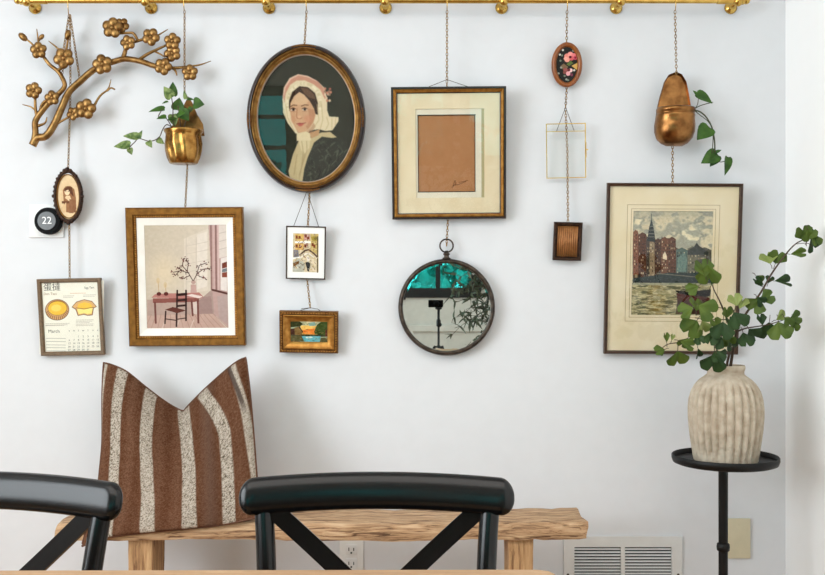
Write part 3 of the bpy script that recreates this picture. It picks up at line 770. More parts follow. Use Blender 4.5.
# --- empty glass frame
G = Hang('glass_photo_frame', 'empty clear glass photo frame edged in thin brass with hinge bar and side latch', 'frame', (565.6, 123.7), (566.1, 178), -.026, -.014, .004)
k = G.s; w, h = 39.6*k, G.h
fr = MB(); frame_rect(fr, w, h, [(0, 0), (0, .006), (.75*k, .006), (.75*k, 0)]); fr.box(-w/2, w/2, h/2-8.2*k, h/2-7.6*k, .0005, .0062)
fr.obj('brass_edge', M['brass'], G.root)
slab(MB(), w-1.2*k, h-1.2*k, .0015, .0025).obj('glass_pane', M['clear'], G.root)
lt = MB(); lt.box(w/2, w/2+2.4*k, .2*k, 1.2*k, .001, .005); lt.box(w/2-.4*k, w/2+.5*k, -7*k, 8*k, .001, .006); lt.obj('latch', M['brass'], G.root)
apx = (0, h/2+16*k, .002); wires(G, apx, [(-9.5*k, h/2-8*k, .003), (8.5*k, h/2-8*k, .003)])
ga = G.world(*apx)
chain('short brass chain between oval flower picture and wire of empty glass frame', [(fb, ga)])
# --- little ribbed frame
H = Hang('ribbed_frame', 'tiny black frame filled with copper brown vertical ribs', 'frame', (568, 222), (566.3, 260.3), -.026, -.012, .006)
k = H.s; w, h = 28.3*k, H.h
fr = MB(); frame_rect(fr, w, h, [(0, 0), (0, .011), (1*k, .013), (2.6*k, .012), (3.9*k, .007), (3.9*k, 0)]); fr.obj('frame', M['bronze'], H.root)
rb = MB(); n = 10; iw, ih = w-7*k, h-7*k
for i in range(n):
    x = -iw/2+iw*(i+.5)/n; rb.tube([(x, -ih/2, .003), (x, ih/2, .003)], iw/n*.5, 8)
rb.box(-iw/2, iw/2, -ih/2, ih/2, .0005, .0022)
rb.obj('ribbed_panel', M['sash_rib'], H.root, smooth=True)
chain('brass chain hanging behind empty glass frame down to ribbed frame', [(ga+Vector((0, .002, -.002)), Vector((P(567.5, 150, -.014).x, -.011, P(567.5, 150, -.014).z))), (Vector((P(567.5, 150, -.014).x, -.011, P(567.5, 150, -.014).z)), H.world(0, h/2-.002, .001))])

# --- harbour print
H = Hang('harbour_print', 'large thin brown frame with harbour town print in yellowed mat, behind the vase leaves', 'picture', (674.3, 183), (669.8, 354), -.048, -.010, .01)
k = H.s; w, h = 135*k, H.h
fr = MB(); frame_rect(fr, w, h, [(0, 0), (0, .013), (.6*k, .016), (1.4*k, .015), (1.7*k, .013), (2.2*k, .015), (3.0*k, .014), (3.4*k, .008), (3.4*k, 0)]); fr.obj('frame', M['walnut'], H.root)
def lr(x0, y0, x1, y1):
    u0, v0 = H.loc(x0, y0); u1, v1 = H.loc(x1, y1); return (u0+u1)/2, (v0+v1)/2, (x1-x0)*H.s, abs(v1-v0)
aw = 80*k; acx, acy, _, ah = lr(672-40, 210.5, 672+40, 315)
acx = -.5*k
mt = MB(); mt.rings([rect_ring(w-5*k, h-5*k, .0062), rect_ring(aw, ah, .0062, acx, acy), rect_ring(aw-.6*k, ah-.6*k, .0045, acx, acy), rect_ring(w-5*k, h-5*k, .004)], closed_prof=True)
mt.obj('mat', M['mat_harbour'], H.root)
rl = MB()
for g_ in (2.2, 6.2):
    frame_rect(rl, aw+2*g_*k, ah+2*g_*k, [(0, .0060), (0, .0065), (.45*k, .0065), (.45*k, .0060)], acx, acy)
rl.obj('ruled_lines', M['ink_line'], H.root)
A = Paint(629, 208, 717, 318, 3, (196, 184, 158)); T = lambda x, y: (x/4.79+625, y/4.79+205)
n1 = A.noise(16, 12, 11); n2 = A.noise(9, 6, 12)
A.mix(np.clip((n1-.48)*9, 0, 1), (150, 148, 136), .85); A.mix(np.clip((n2-.56)*9, 0, 1), (132, 134, 126), .7); A.mix(np.clip((n1*.5+n2*.5-.62)*12, 0, 1), (216, 202, 172), .9)
A.mix(np.clip((216+4-A.Y)/8, 0, 1), (128, 130, 122), .35)
# quay houses
A.poly(tp((36, 130), (60, 120), (62, 145), (85, 130), (98, 135), (105, 150), (140, 160), (150, 165), (172, 160), (175, 145), (182, 160), (205, 155), (235, 155), (243, 200), (260, 210), (285, 205), (300, 215), (330, 195), (342, 175), (352, 190), (395, 220), (412, 250), (412, 375), (36, 375)), (94, 78, 68))
for x0, x1, y0, cc in ((38, 62, 128, (124, 84, 66)), (62, 100, 140, (94, 66, 54)), (100, 115, 160, (82, 74, 68)), (140, 172, 168, (86, 64, 54)), (172, 205, 160, (112, 80, 64)), (205, 242, 160, (98, 70, 58)), (243, 298, 212, (92, 106, 100)), (298, 345, 205, (112, 108, 94)), (345, 412, 210, (92, 88, 80)), (115, 140, 180, (140, 122, 100))):
    A.poly(tp((x0, y0), ((x0+x1)/2, y0-12), (x1, y0), (x1, 335), (x0, 335)), cc)
for x0, x1, y0 in ((40, 62, 138), (64, 100, 150), (102, 138, 185), (142, 170, 178), (173, 204, 170), (207, 241, 170), (246, 297, 222), (300, 343, 222), (347, 405, 232)):
    for yy in np.arange(y0, 322, 15.5):
        for xx in np.arange(x0+2, x1-4, 8.2):
            if random.random() < .72: A.rect(*T(xx, yy), *T(xx+random.uniform(3, 5), yy+random.uniform(6, 9)), random.choice([(206, 190, 158), (40, 38, 38), (44, 48, 48), (58, 46, 42), (168, 146, 116), (30, 30, 32)]), .8)
for xx in np.arange(45, 330, 16): A.rect(*T(xx, 330), *T(xx+random.uniform(4, 12), 345), random.choice([(160, 146, 118), (40, 44, 46), (96, 60, 50)]), .7)
A.poly(tp((104, 170), (110, 130), (114, 105), (122, 75), (125, 60), (129, 78), (135, 105), (140, 135), (144, 175)), (58, 64, 66)); A.line(tp((125, 40), (125, 70)), .5, (58, 64, 66))
for y in (100, 118, 135, 150): A.line(tp((112, y), (137, y)), .5, (140, 140, 128))
A.poly(tp((180, 235), (190, 220), (198, 240), (198, 260), (180, 255)), (212, 196, 170)); A.poly(tp((250, 250), (285, 225), (296, 260), (290, 318), (250, 318)), (112, 132, 124), .8)
A.poly(tp((298, 215), (330, 195), (342, 175), (352, 192), (398, 222), (398, 235), (300, 235)), (70, 72, 70))
A.poly(tp((36, 350), (140, 335), (200, 322), (412, 320), (412, 375), (36, 375)), (60, 68, 68)); A.line(tp((40, 368), (165, 370)), 1.4, (36, 40, 40)); A.line(tp((150, 325), (380, 345)), .8, (120, 118, 104))
# water
wm = (A.Y > T(0, 372)[1]).astype(float); A.mix(wm, (150, 142, 112))
n3 = A.noise(7, 1.6, 21); n4 = A.noise(5, 1.3, 22)
A.mix(wm*np.clip((n3-.5)*8, 0, 1), (92, 92, 76), .8); A.mix(wm*np.clip((n4-.54)*9, 0, 1), (196, 184, 150), .8); A.mix(wm*np.clip(1-np.abs(A.X-656)/12, 0, 1)*np.clip((n3-.4)*5, 0, 1), (150, 122, 66), .6)
A.mix((np.abs(A.Y-T(0, 376)[1]) < 1.4).astype(float), (150, 150, 134), .6)
# barge
A.poly(tp((238, 405), (262, 430), (300, 440), (405, 435), (412, 400), (300, 412)), (50, 48, 46)); A.poly(tp((245, 420), (405, 440), (405, 520), (300, 520), (250, 470)), (86, 54, 48)); A.line(tp((245, 412), (300, 428), (405, 425)), 1, (30, 30, 32)); A.poly(tp((285, 380), (340, 372), (345, 415), (290, 415)), (112, 116, 84))
A.poly(tp((250, 455), (405, 455), (405, 522), (240, 522)), (70, 56, 50), .7)
A.grain(14, 1.5, 1.3, 31); A.img = (A.img-120)*1.22+118
A.build('harbour_picture', M['print'], H.root, H.loc, .0040)
slab(MB(), w-5*k, h-5*k, .0072, .0082).obj('glass_pane', M['glass'], H.root)
harb_top = H.world(-.006, h/2-.003, .004)

# --- small sepia oval
H = Hang('oval_photograph', 'small ornate dark bronze oval frame with sepia photograph of a woman', 'picture', (68.2, 169.5), (69.4, 223), -.040, -.026, .008)
k = H.s; a, b = 14.8*k, H.h/2
fr = MB(); frame_oval(fr, a, b-.3*k, [(0, 0), (0, .006), (1.3*k, .011), (2.8*k, .0105), (3.4*k, .007), (3.5*k, 0)], 48)
for i in range(34):
    th = 2*PI*i/34; fr.ball(((a-.7*k)*math.cos(th), (b-1*k)*math.sin(th), .007), (1.25+.35*(i % 2))*k, nu=7, nv=5)
for (x, y, rr) in ((0, b-.4*k, 2.7), (-3, b-1.2*k, 2), (3, b-1.2*k, 2), (0, -b+.6*k, 2.6), (-3.2, -b+1.4*k, 1.8), (3.2, -b+1.4*k, 1.8), (-a/k+.3, 0, 1.9), (a/k-.3, 0, 1.9)):
    fr.ball((x*k if abs(x) < 50 else x, y, .008), rr*k, (1, 1, .7), nu=8, nv=6)
fr.obj('frame', M['bronze'], H.root, smooth=True)
fr = MB(); frame_oval(fr, a-3.2*k, b-4.6*k, [(0, .001), (0, .0075), (.9*k, .006), (1*k, .001)], 48); fr.obj('gilt_slip', M['gold'], H.root, smooth=True)
A = Paint(54, 172, 84, 222, 5, (226, 200, 160)); T = lambda x, y: (x/9.13+50, y/9.13+165)
A.mix(np.clip(1.1-np.hypot((A.X-68)/11, (A.Y-196)/20), 0, 1), (212, 178, 134), .6)
A.poly(tp((120, 230), (145, 195), (190, 190), (225, 220), (240, 300), (245, 400), (215, 440), (150, 430), (130, 360)), (150, 106, 74)); A.ell(*T(160, 245), 2.6, 3.4, (232, 206, 170)); A.poly(tp((135, 215), (165, 195), (205, 205), (220, 290), (190, 260), (170, 225), (135, 240)), (96, 62, 44))
A.poly(tp((150, 280), (185, 280), (200, 320), (180, 330), (140, 300)), (224, 196, 158)); A.poly(tp((110, 330), (180, 330), (185, 350), (112, 352)), (110, 74, 52)); A.poly(tp((100, 400), (150, 340), (150, 430), (120, 440)), (214, 182, 140)); A.poly(tp((180, 310), (240, 320), (240, 430), (180, 440)), (140, 98, 70))
for ex in (148, 170): A.ell(*T(ex, 240), .5, .4, (70, 44, 36))
A.grain(9, 2, 2, 3)
A.build('photograph', M['photo'], H.root, H.loc, .003, lambda X, Y: ((X-68.9)/12.4)**2+((Y-196.8)/22.6)**2 < 1)
so_t, so_b = H.world(0, b-.002, .001), H.world(0, -b+.002, .001)

# --- calendar
H = Hang('framed_calendar', 'brown frame holding printed egg tart calendar page for March', 'calendar', (70, 278), (74.2, 355), -.030, -.008, .008)
k = H.s; w, h = 63.6*k, H.h
fr = MB(); frame_rect(fr, w, h, [(0, 0), (0, .013), (.7*k, .014), (2.8*k, .013), (3.9*k, .009), (3.9*k, 0)]); fr.obj('frame', M['oakframe'], H.root, angle=30)
A = Paint(40, 280.5, 104.5, 353.5, 4, (240, 236, 224)); T = lambda x, y: (x/6.39+30, y/6.39+270)
A.ell(*T(178, 250), 12, 10.6, (96, 66, 50)); A.ell(*T(178, 250), 11.4, 10, (206, 160, 112)); A.ell(*T(180, 238), 9.8, 7.6, (150, 96, 56)); A.ell(*T(180, 240), 9.3, 6.9, (236, 190, 72)); A.ell(*T(172, 238), 5, 3.5, (246, 212, 110), .9)
for i in range(14):
    th = .25+i/13*2.6; x, y = 178+72*math.cos(th), 250+64*math.sin(th); A.line([T(x, y), T(178+60*math.cos(th), 244+50*math.sin(th))], .6, (120, 78, 56))
A.poly(tp((270, 235), (300, 200), (350, 186), (400, 198), (432, 235), (412, 245), (405, 290), (370, 292), (350, 285), (310, 292), (295, 250)), (120, 80, 58)); A.poly(tp((276, 233), (303, 204), (350, 190), (398, 202), (426, 233), (407, 242), (400, 285), (370, 287), (350, 280), (314, 287), (300, 246)), (222, 176, 120))
A.poly(tp((305, 238), (315, 214), (350, 204), (388, 212), (405, 235), (380, 246), (330, 246)), (240, 196, 82)); A.poly(tp((306, 246), (405, 244), (398, 278), (370, 280), (350, 274), (316, 280)), (248, 228, 140))
A.line(tp((300, 240), (350, 248), (408, 238)), .7, (150, 100, 60))
for y in (432, 452, 474, 492, 512): A.line(tp((108, y), (232, y+4)), .4, (150, 146, 140))
for x0, y0, n_, L in ((105, 338, 2, 150), (105, 350, 1, 120), (300, 318, 5, 110), (218, 162, 2, 70), (345, 158, 2, 78), (262, 146, 1, 100)):
    for i in range(n_):
        x = x0
        while x < x0+L*(1-.12*(i % 3)):
            d_ = random.uniform(5, 14); A.line([T(x, y0+i*9), T(x+d_, y0+i*9+.6)], .42, (170, 160, 150) if y0 != 146 else (206, 150, 110)); x += d_+4
A.grain(3, 3, 3, 6)
A.build('calendar_page', M['print'], H.root, H.loc, .006)
def tl(x, y): return H.loc(*T(x, y))
it = []
days = 'SMTWTFS'; colx = [258, 288, 317, 347, 378, 410, 440]; rowy = [425, 447, 468, 490, 511]
for x, ch in zip(colx, days): it.append((ch, *tl(x-2, 388), 2.3*k, 'CENTER'))
d_ = 1
for r_ in range(5):
    for c_ in range(7):
        if (r_ == 0 and c_ < 2) or d_ > 31: continue
        it.append((str(d_), *tl(colx[c_]-2, rowy[r_]), 2.7*k, 'CENTER')); d_ += 1
text_mesh('date_grid', it, M['ink'], H.root, .0063)
for nm, st_, x_, y_, z_, mm in (('month_title', 'March', 120, 388, 4.6, 'ink'), ('chinese_title', '蛋撻', 90, 106, 8.6, 'ink'), ('english_title', 'Egg Tart', 352, 112, 2.9, 'ink'), ('subtitle', 'Dan Taat', 92, 147, 3.5, 'ink_brown')):
    text_mesh(nm, [(st_, *tl(x_, y_), z_*k, 'LEFT')], M[mm], H.root, .0063)
slab(MB(), w-6*k, h-6*k, .0078, .0085).obj('glass_pane', M['clear'], H.root)
chain('brass chain between sepia oval photograph and framed calendar', [(so_b, H.world(0, h/2-.002, .003))])

# ------------------------------------------------------------------ gilded blossom branch
BYD = -.045
B0 = P(80, 85, BYD)
br = thing('blossom_branch', 'gilded metal branch wall sculpture with round five-petal blossoms', 'wall sculpture', B0)
def bpt(p, dy=0): return P(p[0], p[1], BYD+dy)-B0
sB = (D+BYD)/F
def stick(mb, pts, r0, r1, dy=0):
    q = smooth_path(pts, 5); n = len(q)
    mb.tube([bpt(p, dy) for p in q], [(r0+(r1-r0)*i/(n-1))*sB for i in range(n)], 10)
sb = MB()
stick(sb, [(32.5, 145.5), (37, 138), (46, 136), (54.5, 124), (62.4, 106), (69, 92), (80.5, 81), (92, 71), (102.6, 65), (112.5, 62), (123.7, 59), (135, 60), (143, 62), (154, 65.8), (163, 67)], 4.0, 2.6)
stick(sb, [(163, 67), (175, 68), (190, 66.5), (201, 64.5), (211, 61)], 2.0, .4)
stick(sb, [(33.5, 144), (35.5, 133), (35.5, 121), (44.4, 108), (52, 100), (58, 94.5), (64.7, 86), (61.5, 76.5), (57, 70.5), (50, 65), (44.4, 58), (39, 51)], 3.4, 1.5)
stick(sb, [(57, 71), (62, 67), (64, 59), (67, 46), (68, 36)], 1.8, 1)
stick(sb, [(62, 52), (55, 46), (48.5, 41)], 1.2, .4)
stick(sb, [(37, 49), (31, 43), (25, 38)], 1, .9); stick(sb, [(38, 50), (38, 40), (36.8, 29)], 1.1, .5); stick(sb, [(38, 42), (41, 38)], .9, .7)
stick(sb, [(37, 118), (35.5, 108), (35, 97), (34, 91)], 1.7, 1.1); stick(sb, [(37, 112), (31, 107), (22.5, 104.5)], 1.1, .4); stick(sb, [(40, 112), (43, 103), (51, 98)], 1.7, 1.2)
stick(sb, [(38, 126), (45, 123), (47, 117)], 1.6, .5)
stick(sb, [(53.4, 126.5), (60, 122), (68, 117.5), (80, 111), (94, 106)], 1.1, 1.2); stick(sb, [(94, 106), (100, 96), (107.6, 90)], 1.3, .9); stick(sb, [(106, 91.5), (109, 87), (111, 79.5)], .9, .4); stick(sb, [(107, 91), (111, 88), (115, 89.5)], 1, .8)
stick(sb, [(123, 59), (125, 52), (127, 44)], 2.6, 1.8); stick(sb, [(129, 43), (134, 42), (141, 40), (151, 37)], 1.6, 1.4); stick(sb, [(119, 33.5), (127, 33), (133, 33.2), (136, 37), (138, 41)], 1.2, 1.5); stick(sb, [(155, 37), (161, 33.5), (167.8, 29.3)], 1.2, .4)
stick(sb, [(139, 60), (147, 54.5), (156, 50), (165.5, 45.5)], 1.9, 1.2); stick(sb, [(154, 51), (160, 54), (165, 57)], 1, .7); stick(sb, [(173, 68), (175.5, 71), (177, 75.5)], 1.6, .6); stick(sb, [(184, 68), (190, 72)], 1, .8)
sb.obj('branch', M['branch'], br, smooth=True)
def blossom(cx, cy, R, dy, rot0):
    mb = MB(); c0 = bpt((cx, cy), dy); R *= sB
    for i in range(5):
        th = rot0+2*PI*i/5
        d = Vector((math.cos(th), -.10, math.sin(th)))
        mb.ball(c0+d*(.56*R), .50*R, (1, .62, 1), nu=12, nv=8)
    mb.ball(c0+Vector((0, -.12*R, 0)), .24*R, nu=8, nv=6)
    mb.ball(c0+Vector((0, .2*R, 0)), .7*R, (1, .5, 1), nu=10, nv=6)
    return mb.obj('blossom', M['branch'], br, smooth=True)
for i, (x, y, R, dy) in enumerate([(38.7, 50.5, 8.2, -.012), (64, 58.4, 10.2, -.016), (33.7, 90.7, 8.2, -.012), (52.3, 98, 7.4, -.014), (73.3, 113.7, 6.6, -.006), (86, 109, 10, -.016), (102.6, 64.5, 9.8, -.014), (122, 25.3, 7.2, -.004), (112.5, 28, 10, -.014), (128, 42.8, 7.4, -.014), (151, 37, 8.7, -.014), (172.5, 41.4, 8.2, -.014), (172.5, 53.5, 8.2, -.008), (163.4, 66.5, 8.6, -.014), (190, 72.7, 7.9, -.014)]):
    blossom(x, y, R, dy, i*1.7+.4)
for (x, y, dx, dz) in ((23, 37, -.75, .65), (68, 35, .2, 1), (41.5, 37, .6, .7)):
    mb = MB(); rot = Vector((0, 0, 1)).rotation_difference(Vector((dx, 0, dz)).normalized()).to_matrix()
    mb.ball(bpt((x, y)), (3.4 if x != 41.5 else 2.2)*sB, (1, 1, 1.6), rot=rot); mb.obj('bud', M['branch'], br, smooth=True)
ap = rodpt(69, .042)
cA = P(80, 81, BYD+.006); cB = P(62, 80, BYD+.006)
chain('brass chain from rod forking to both sides of gilded blossom branch', [(ap, P(64, 47, BYD+.012)), (P(64, 47, BYD+.012), cB), (ap+Vector((.003, 0, 0)), cA), (ap+Vector((.001, .004, 0)), P(70.5, 92, BYD+.014))], P(69, 0, RY).x)
chain('brass chain behind gilded blossom branch down to sepia oval photograph', [(P(70.5, 93, BYD+.016), so_t)])

# ------------------------------------------------------------------ leaves
def leaf_heart(mb, base, tip, nrm, width=.8, cup=.15, sag=.15):
    base, tip = Vector(base), Vector(tip)
    t = tip-base; L = t.length; t.normalize()
    n = Vector(nrm); n = (n-t*n.dot(t)).normalized(); u = t.cross(n)
    prof = [(0, .05), (-.04, .30), (.05, .47), (.2, .52), (.4, .48), (.6, .36), (.8, .19), (.93, .07), (1, .0)]
    vs = []; fs = []
    for (y, wv) in prof:
        y0 = max(y, 0)
        for q in (-1, -.5, 0, .5, 1):
            yy = y if abs(q) > .6 else (y0*.7+y*.3)
            x = wv*width*L*q
            z = cup*L*(abs(q)**1.5)*wv*1.2-sag*L*(y0**2)
            vs.append(base+t*(yy*L)+u*x+n*z)
    for i in range(len(prof)-1):
        for j in range(4):
            fs.append((i*5+j, i*5+j+1, (i+1)*5+j+1, (i+1)*5+j))
    mb.add(vs, fs)
def leaf_fan(mb, base, tip, nrm, width=1.0, cup=.12, fold=0, sag=.15):
    """ginkgo-like two-lobed fan"""
    base, tip = Vector(base), Vector(tip)
    t = tip-base; L = t.length; t.normalize()
    n = Vector(nrm); n = (n-t*n.dot(t)).normalized(); u = t.cross(n)
    vs = []; fs = []; NA, NR = 25, 5
    for i in range(NA):
        q = -1+2*i/(NA-1); th = q*.98*width
        R = L*(1.0-.34*math.exp(-(q/.11)**2)-.22*abs(q)**4+.022*math.sin(q*13+1))
        for j in range(NR):
            rr = R*(j+.0)/(NR-1) if j else .02*L
            x = rr*math.sin(th); y = rr*math.cos(th)
            z = cup*abs(x)*(1+fold*2.2)-sag*(rr*rr/L)+.05*L*math.sin(q*7)*(j/(NR-1))
            vs.append(base+t*y+u*x*(1-.35*fold)+n*z)
    for i in range(NA-1):
        for j in range(NR-1):
            fs.append((i*NR+j, i*NR+j+1, (i+1)*NR+j+1, (i+1)*NR+j))
    mb.add(vs, fs)

# ------------------------------------------------------------------ brass wall pot with pothos (left)
PY = -.075
pc = P(183.5, 148, PY)
pot = thing('wall_pot', 'polished brass fluted wall pot holding small pothos, below the gilded branch', 'wall planter', pc)
sp = (D+PY)/F
mb = MB(); prof = [(13.2, -15.8), (14, -15.2), (15.6, -10), (17.4, -3), (18.2, 4), (17.4, 11), (17.8, 14), (19.6, 16.5), (19.4, 18.2), (18.2, 18), (16.4, 13), (16.4, 4), (13, -13)]
R = []
for r_, z_ in prof:
    ring = []
    for j in range(64):
        th = 2*PI*j/64; fl = 1+(.055*math.cos(10*th+z_*.10) if -14 < z_ < 12 and r_ > 13.5 else 0)
        x, y = r_*sp*fl*math.cos(th), r_*sp*fl*math.sin(th)*.85
        y = min(y, 11.5*sp)      # flattened against the wall
        ring.append((x, y, z_*sp))
    R.append(ring)
mb.rings(R, cap0=True, cap1=True)
mb.obj('bowl', M['brass_dark'] if 0 else mat('worn_brass', (178, 136, 74), .26, 1, (124, 84, 40), 40), pot, smooth=True)
bk = MB(); o2 = [(-17, 14), (-16, 22), (-10, 30), (-4, 42), (2, 54), (6, 48), (11, 36), (17, 26), (18.5, 14)]
bk.add([(x*sp, 11.2*sp, z*sp) for x, z in o2]+[(x*sp, 12.2*sp, z*sp) for x, z in o2], [tuple(range(9)), tuple(range(17, 8, -1))]+[(i, (i+1) % 9, 9+(i+1) % 9, 9+i) for i in range(9)])
bk.obj('back_plate', M['brass_dark'], pot)
pot_top = P(184.5, 97, PY+11*sp)
chain('brass chain from rod down to left brass wall pot', [(rodpt(184.5), pot_top)], P(184.5, 0, RY).x)
p0 = P(183, 128, PY)
pl = thing('pothos_plant', 'variegated pothos trailing left out of fluted brass wall pot', 'plant', p0)
Z2 = lambda x, y: (x/3.593+100, y/3.593+60)
vine = MB(); fol = MB(); fol2 = MB()
def vp(x, y, dy=0): return P(*Z2(x, y), PY+dy)-p0
for path in ([(262, 245, 0), (240, 232, -.02), (225, 250, -.045), (212, 278, -.05), (180, 292, -.05), (140, 282, -.05), (125, 295, -.05), (108, 312, -.05), (104, 325, -.05)],
             [(270, 250, 0), (262, 215, -.01), (262, 180, -.01), (258, 140, -.01), (250, 100, -.01)], [(290, 245, 0), (285, 200, -.02), (280, 165, -.02)], [(300, 245, 0), (320, 190, -.01), (345, 160, -.02)], [(260, 245, 0), (238, 210, -.02), (210, 205, -.03), (225, 175, -.03)]):
    vine.tube(smooth_path([vp(*p) for p in path], 5), .0014, 6)
vine.obj('stem', M['stem'], pl, smooth=True)
for (bx, by, tx, ty, wd, mm, nx, nz) in [(258, 135, 228, 95, .8, 1, -.2, .2), (262, 130, 262, 76, .6, 0, .3, 0), (232, 178, 172, 180, .55, 0, 0, .9), (278, 180, 285, 135, 1.0, 0, .2, .2), (290, 185, 318, 215, 1.0, 0, 0, .4), (300, 185, 275, 205, .8, 0, -.3, .5), (336, 155, 374, 158, 1.1, 0, .1, .1), (310, 140, 300, 108, .5, 1, -.2, .3), (312, 142, 338, 140, .6, 0, 0, .8), (238, 205, 202, 208, .7, 0, 0, .8), (262, 195, 268, 240, .8, 1, 0, .3), (245, 150, 222, 155, .5, 0, 0, .9), (270, 205, 240, 215, .7, 0, 0, .5), (330, 170, 312, 195, .6, 0, .2, .4),
    (140, 278, 80, 268, .55, 1, 0, .5), (140, 280, 150, 252, .6, 1, 0, .3), (108, 308, 46, 306, .6, 1, 0, .5), (106, 318, 114, 340, .9, 1, 0, .2), (172, 292, 186, 314, .8, 1, 0, .3), (205, 285, 232, 300, .8, 1, 0, .4)]:
    dy = -.05 if bx < 240 and by > 240 else random.uniform(-.035, 0)
    leaf_heart(fol2 if mm else fol, vp(bx, by, dy), vp(tx, ty, dy+random.uniform(-.012, .006)), (nx, -1, nz), wd)
fol.obj('green_foliage', M['leaf'], pl, smooth=True); fol2.obj('variegated_foliage', M['leaf_pale'], pl, smooth=True)

# ------------------------------------------------------------------ copper wall pocket (right)
Y2 = -.055
q0 = P(674, 112, Y2); s2 = (D+Y2)/F
pk = thing('wall_pocket', 'hammered copper teardrop wall pocket with rounded bowl, above the harbour print', 'wall planter', q0)
def zz(x, y): return ((x/4.11+640-674)*s2, (112-(y/4.11+50))*s2)
mcop = mat('hammered_copper', (158, 112, 66), .3, 1, (104, 66, 36), 28, bump=.3, bscale=70)
# teardrop back plate
ol = [(60, 330), (64, 280), (70, 240), (82, 190), (100, 130), (118, 102), (148, 90), (172, 100), (190, 130), (200, 180), (210, 240), (222, 300), (215, 350), (190, 385), (150, 396), (100, 390), (70, 370)]
n = len(ol); bkp = MB()
bkp.rings([[(*zz(*p),) for p in ol]], ) if 0 else None
va = [(zz(*p)[0], .0, zz(*p)[1]) for p in ol]; vb = [(zz(*p)[0], .004, zz(*p)[1]) for p in ol]
cxm = zz(140, 260)
inn = [((v[0]-cxm[0])*.93+cxm[0], .007, (v[2]-cxm[1])*.95+cxm[1]) for v in va]
bkp.rings([inn, [(v[0], -.002, v[2]) for v in va], [(v[0], .004, v[2]) for v in va], [(v[0], .009, v[2]) for v in inn]], cap0=True, cap1=True)
bkp.obj('back_plate', mcop, pk, angle=50)
# half bowl
rows = [(240, 69, 222, .050), (246, 66, 224, .058), (256, 66, 224, .058), (262, 68, 221, .051), (267, 67, 221, .051), (272, 64, 223, .057), (279, 64, 222, .052), (310, 58, 223, .057), (340, 58, 221, .056), (365, 66, 212, .049), (385, 84, 194, .034), (396, 108, 172, .012)]
bw = MB(); RR_ = []
for (yv, xa, xb, dep) in rows:
    ring = []
    for j in range(25):
        th = PI*j/24; xm = (xa+xb)/2; hw = (xb-xa)/2
        X_, Z_ = zz(xm-hw*math.cos(th), yv); ring.append((X_, -dep*math.sin(th)**.8, Z_+ .0*math.sin(th)))
    RR_.append(ring)
vs = [v for r_ in RR_ for v in r_]; fs = [(i*25+j, i*25+j+1, (i+1)*25+j+1, (i+1)*25+j) for i in range(len(rows)-1) for j in range(24)]
fs.append(tuple((len(rows)-1)*25+j for j in range(25)))
bw.add(vs, fs)
ir = [(v[0]*.95, v[1]*.9, v[2]-.001) for v in RR_[0]]; bw.add(RR_[0]+ir, [(j, j+1, 26+j, 25+j) for j in range(24)])
bw.add([(v[0]*.95, v[1]*.9, v[2]-.012) for v in RR_[0]], [tuple(range(25))])
bw.obj('bowl', mcop, pk, smooth=True)
ht = zz(148, 100)
chain('brass chain from rod down to copper teardrop wall pocket', [(rodpt(675), q0+Vector((ht[0], -.004, ht[1])))], P(675, 0, RY).x)
cb = zz(136, 392)
chain('brass chain between copper wall pocket and harbour print', [(q0+Vector((cb[0], .006, cb[1])), harb_top)])
p0 = P(693, 109, Y2-.02)
pl = thing('pothos_cutting', 'green heart-leaved vine hanging right out of copper wall pocket', 'plant', p0)
def vp2(x, y, dy=0): return P(x/4.11+640, y/4.11+50, Y2-.03+dy)-p0
vine = MB(); fol = MB()
for path, r_ in (([(195, 246), (225, 248), (250, 256), (275, 280), (296, 320), (306, 370), (308, 420)], .0022), ([(225, 248), (240, 262), (285, 300), (300, 350), (296, 425)], .0013), ([(215, 246), (250, 228), (300, 214)], .0013), ([(222, 246), (236, 225), (240, 200)], .0010), ([(308, 420), (325, 458), (355, 456)], .0012)):
    vine.tube(smooth_path([vp2(*p) for p in path], 5), r_, 6)
vine.obj('stem', M['stem_green'], pl, smooth=True)
for (bx, by, tx, ty, wd, nx, nz) in [(232, 180, 302, 214, .62, 0, .5), (236, 186, 218, 164, .5, 0, .3), (285, 318, 236, 365, .95, -.2, .2), (318, 428, 252, 462, .85, -.1, .3), (312, 420, 335, 410, .6, .3, .4), (318, 432, 290, 480, .8, .2, .1), (360, 440, 356, 514, .55, .5, .1)]:
    leaf_heart(fol, vp2(bx, by), vp2(tx, ty, random.uniform(-.012, .006)), (nx, -1, nz), wd)
fol.obj('foliage', M['leaf'], pl, smooth=True)

# ------------------------------------------------------------------ thermostat and wall plates
th0 = P(47, 221, 0)
t = tag(MB().box(-.052, .052, -.006, 0, -.050, .050, .004).obj('thermostat_plate', M['plate_white'], None, angle=40), 'white square plate on wall behind round black thermostat', 'wall plate'); t.location = th0
t.location.y = -.0005
n0 = P(49.5, 221.3, -.012)
nt_ = thing('thermostat', 'round black thermostat showing 22 beside the sepia oval photograph', 'thermostat', n0)
MB().lathe([(.036, -.006), (.0395, -.004), (.0405, .004), (.040, .014), (.0375, .019), (.030, .0195)], 48, (0, 0, 0), 'Y').obj('ring', M['nest_black'], nt_, angle=40)
MB().lathe([(.027, .0193), (.027, .0205)], 40, (-.001, 0, 0), 'Y').obj('display', M['nest_grey'], nt_)
tx = text_mesh('digits', [('22', 0, 0, .030, 'CENTER')], M['text_white'], nt_, 0); tx.rotation_euler = (PI/2, 0, 0); tx.location = (0, -.0212, 0)
m_ = tx.data
for v in m_.vertices: v.co.x *= 1.0

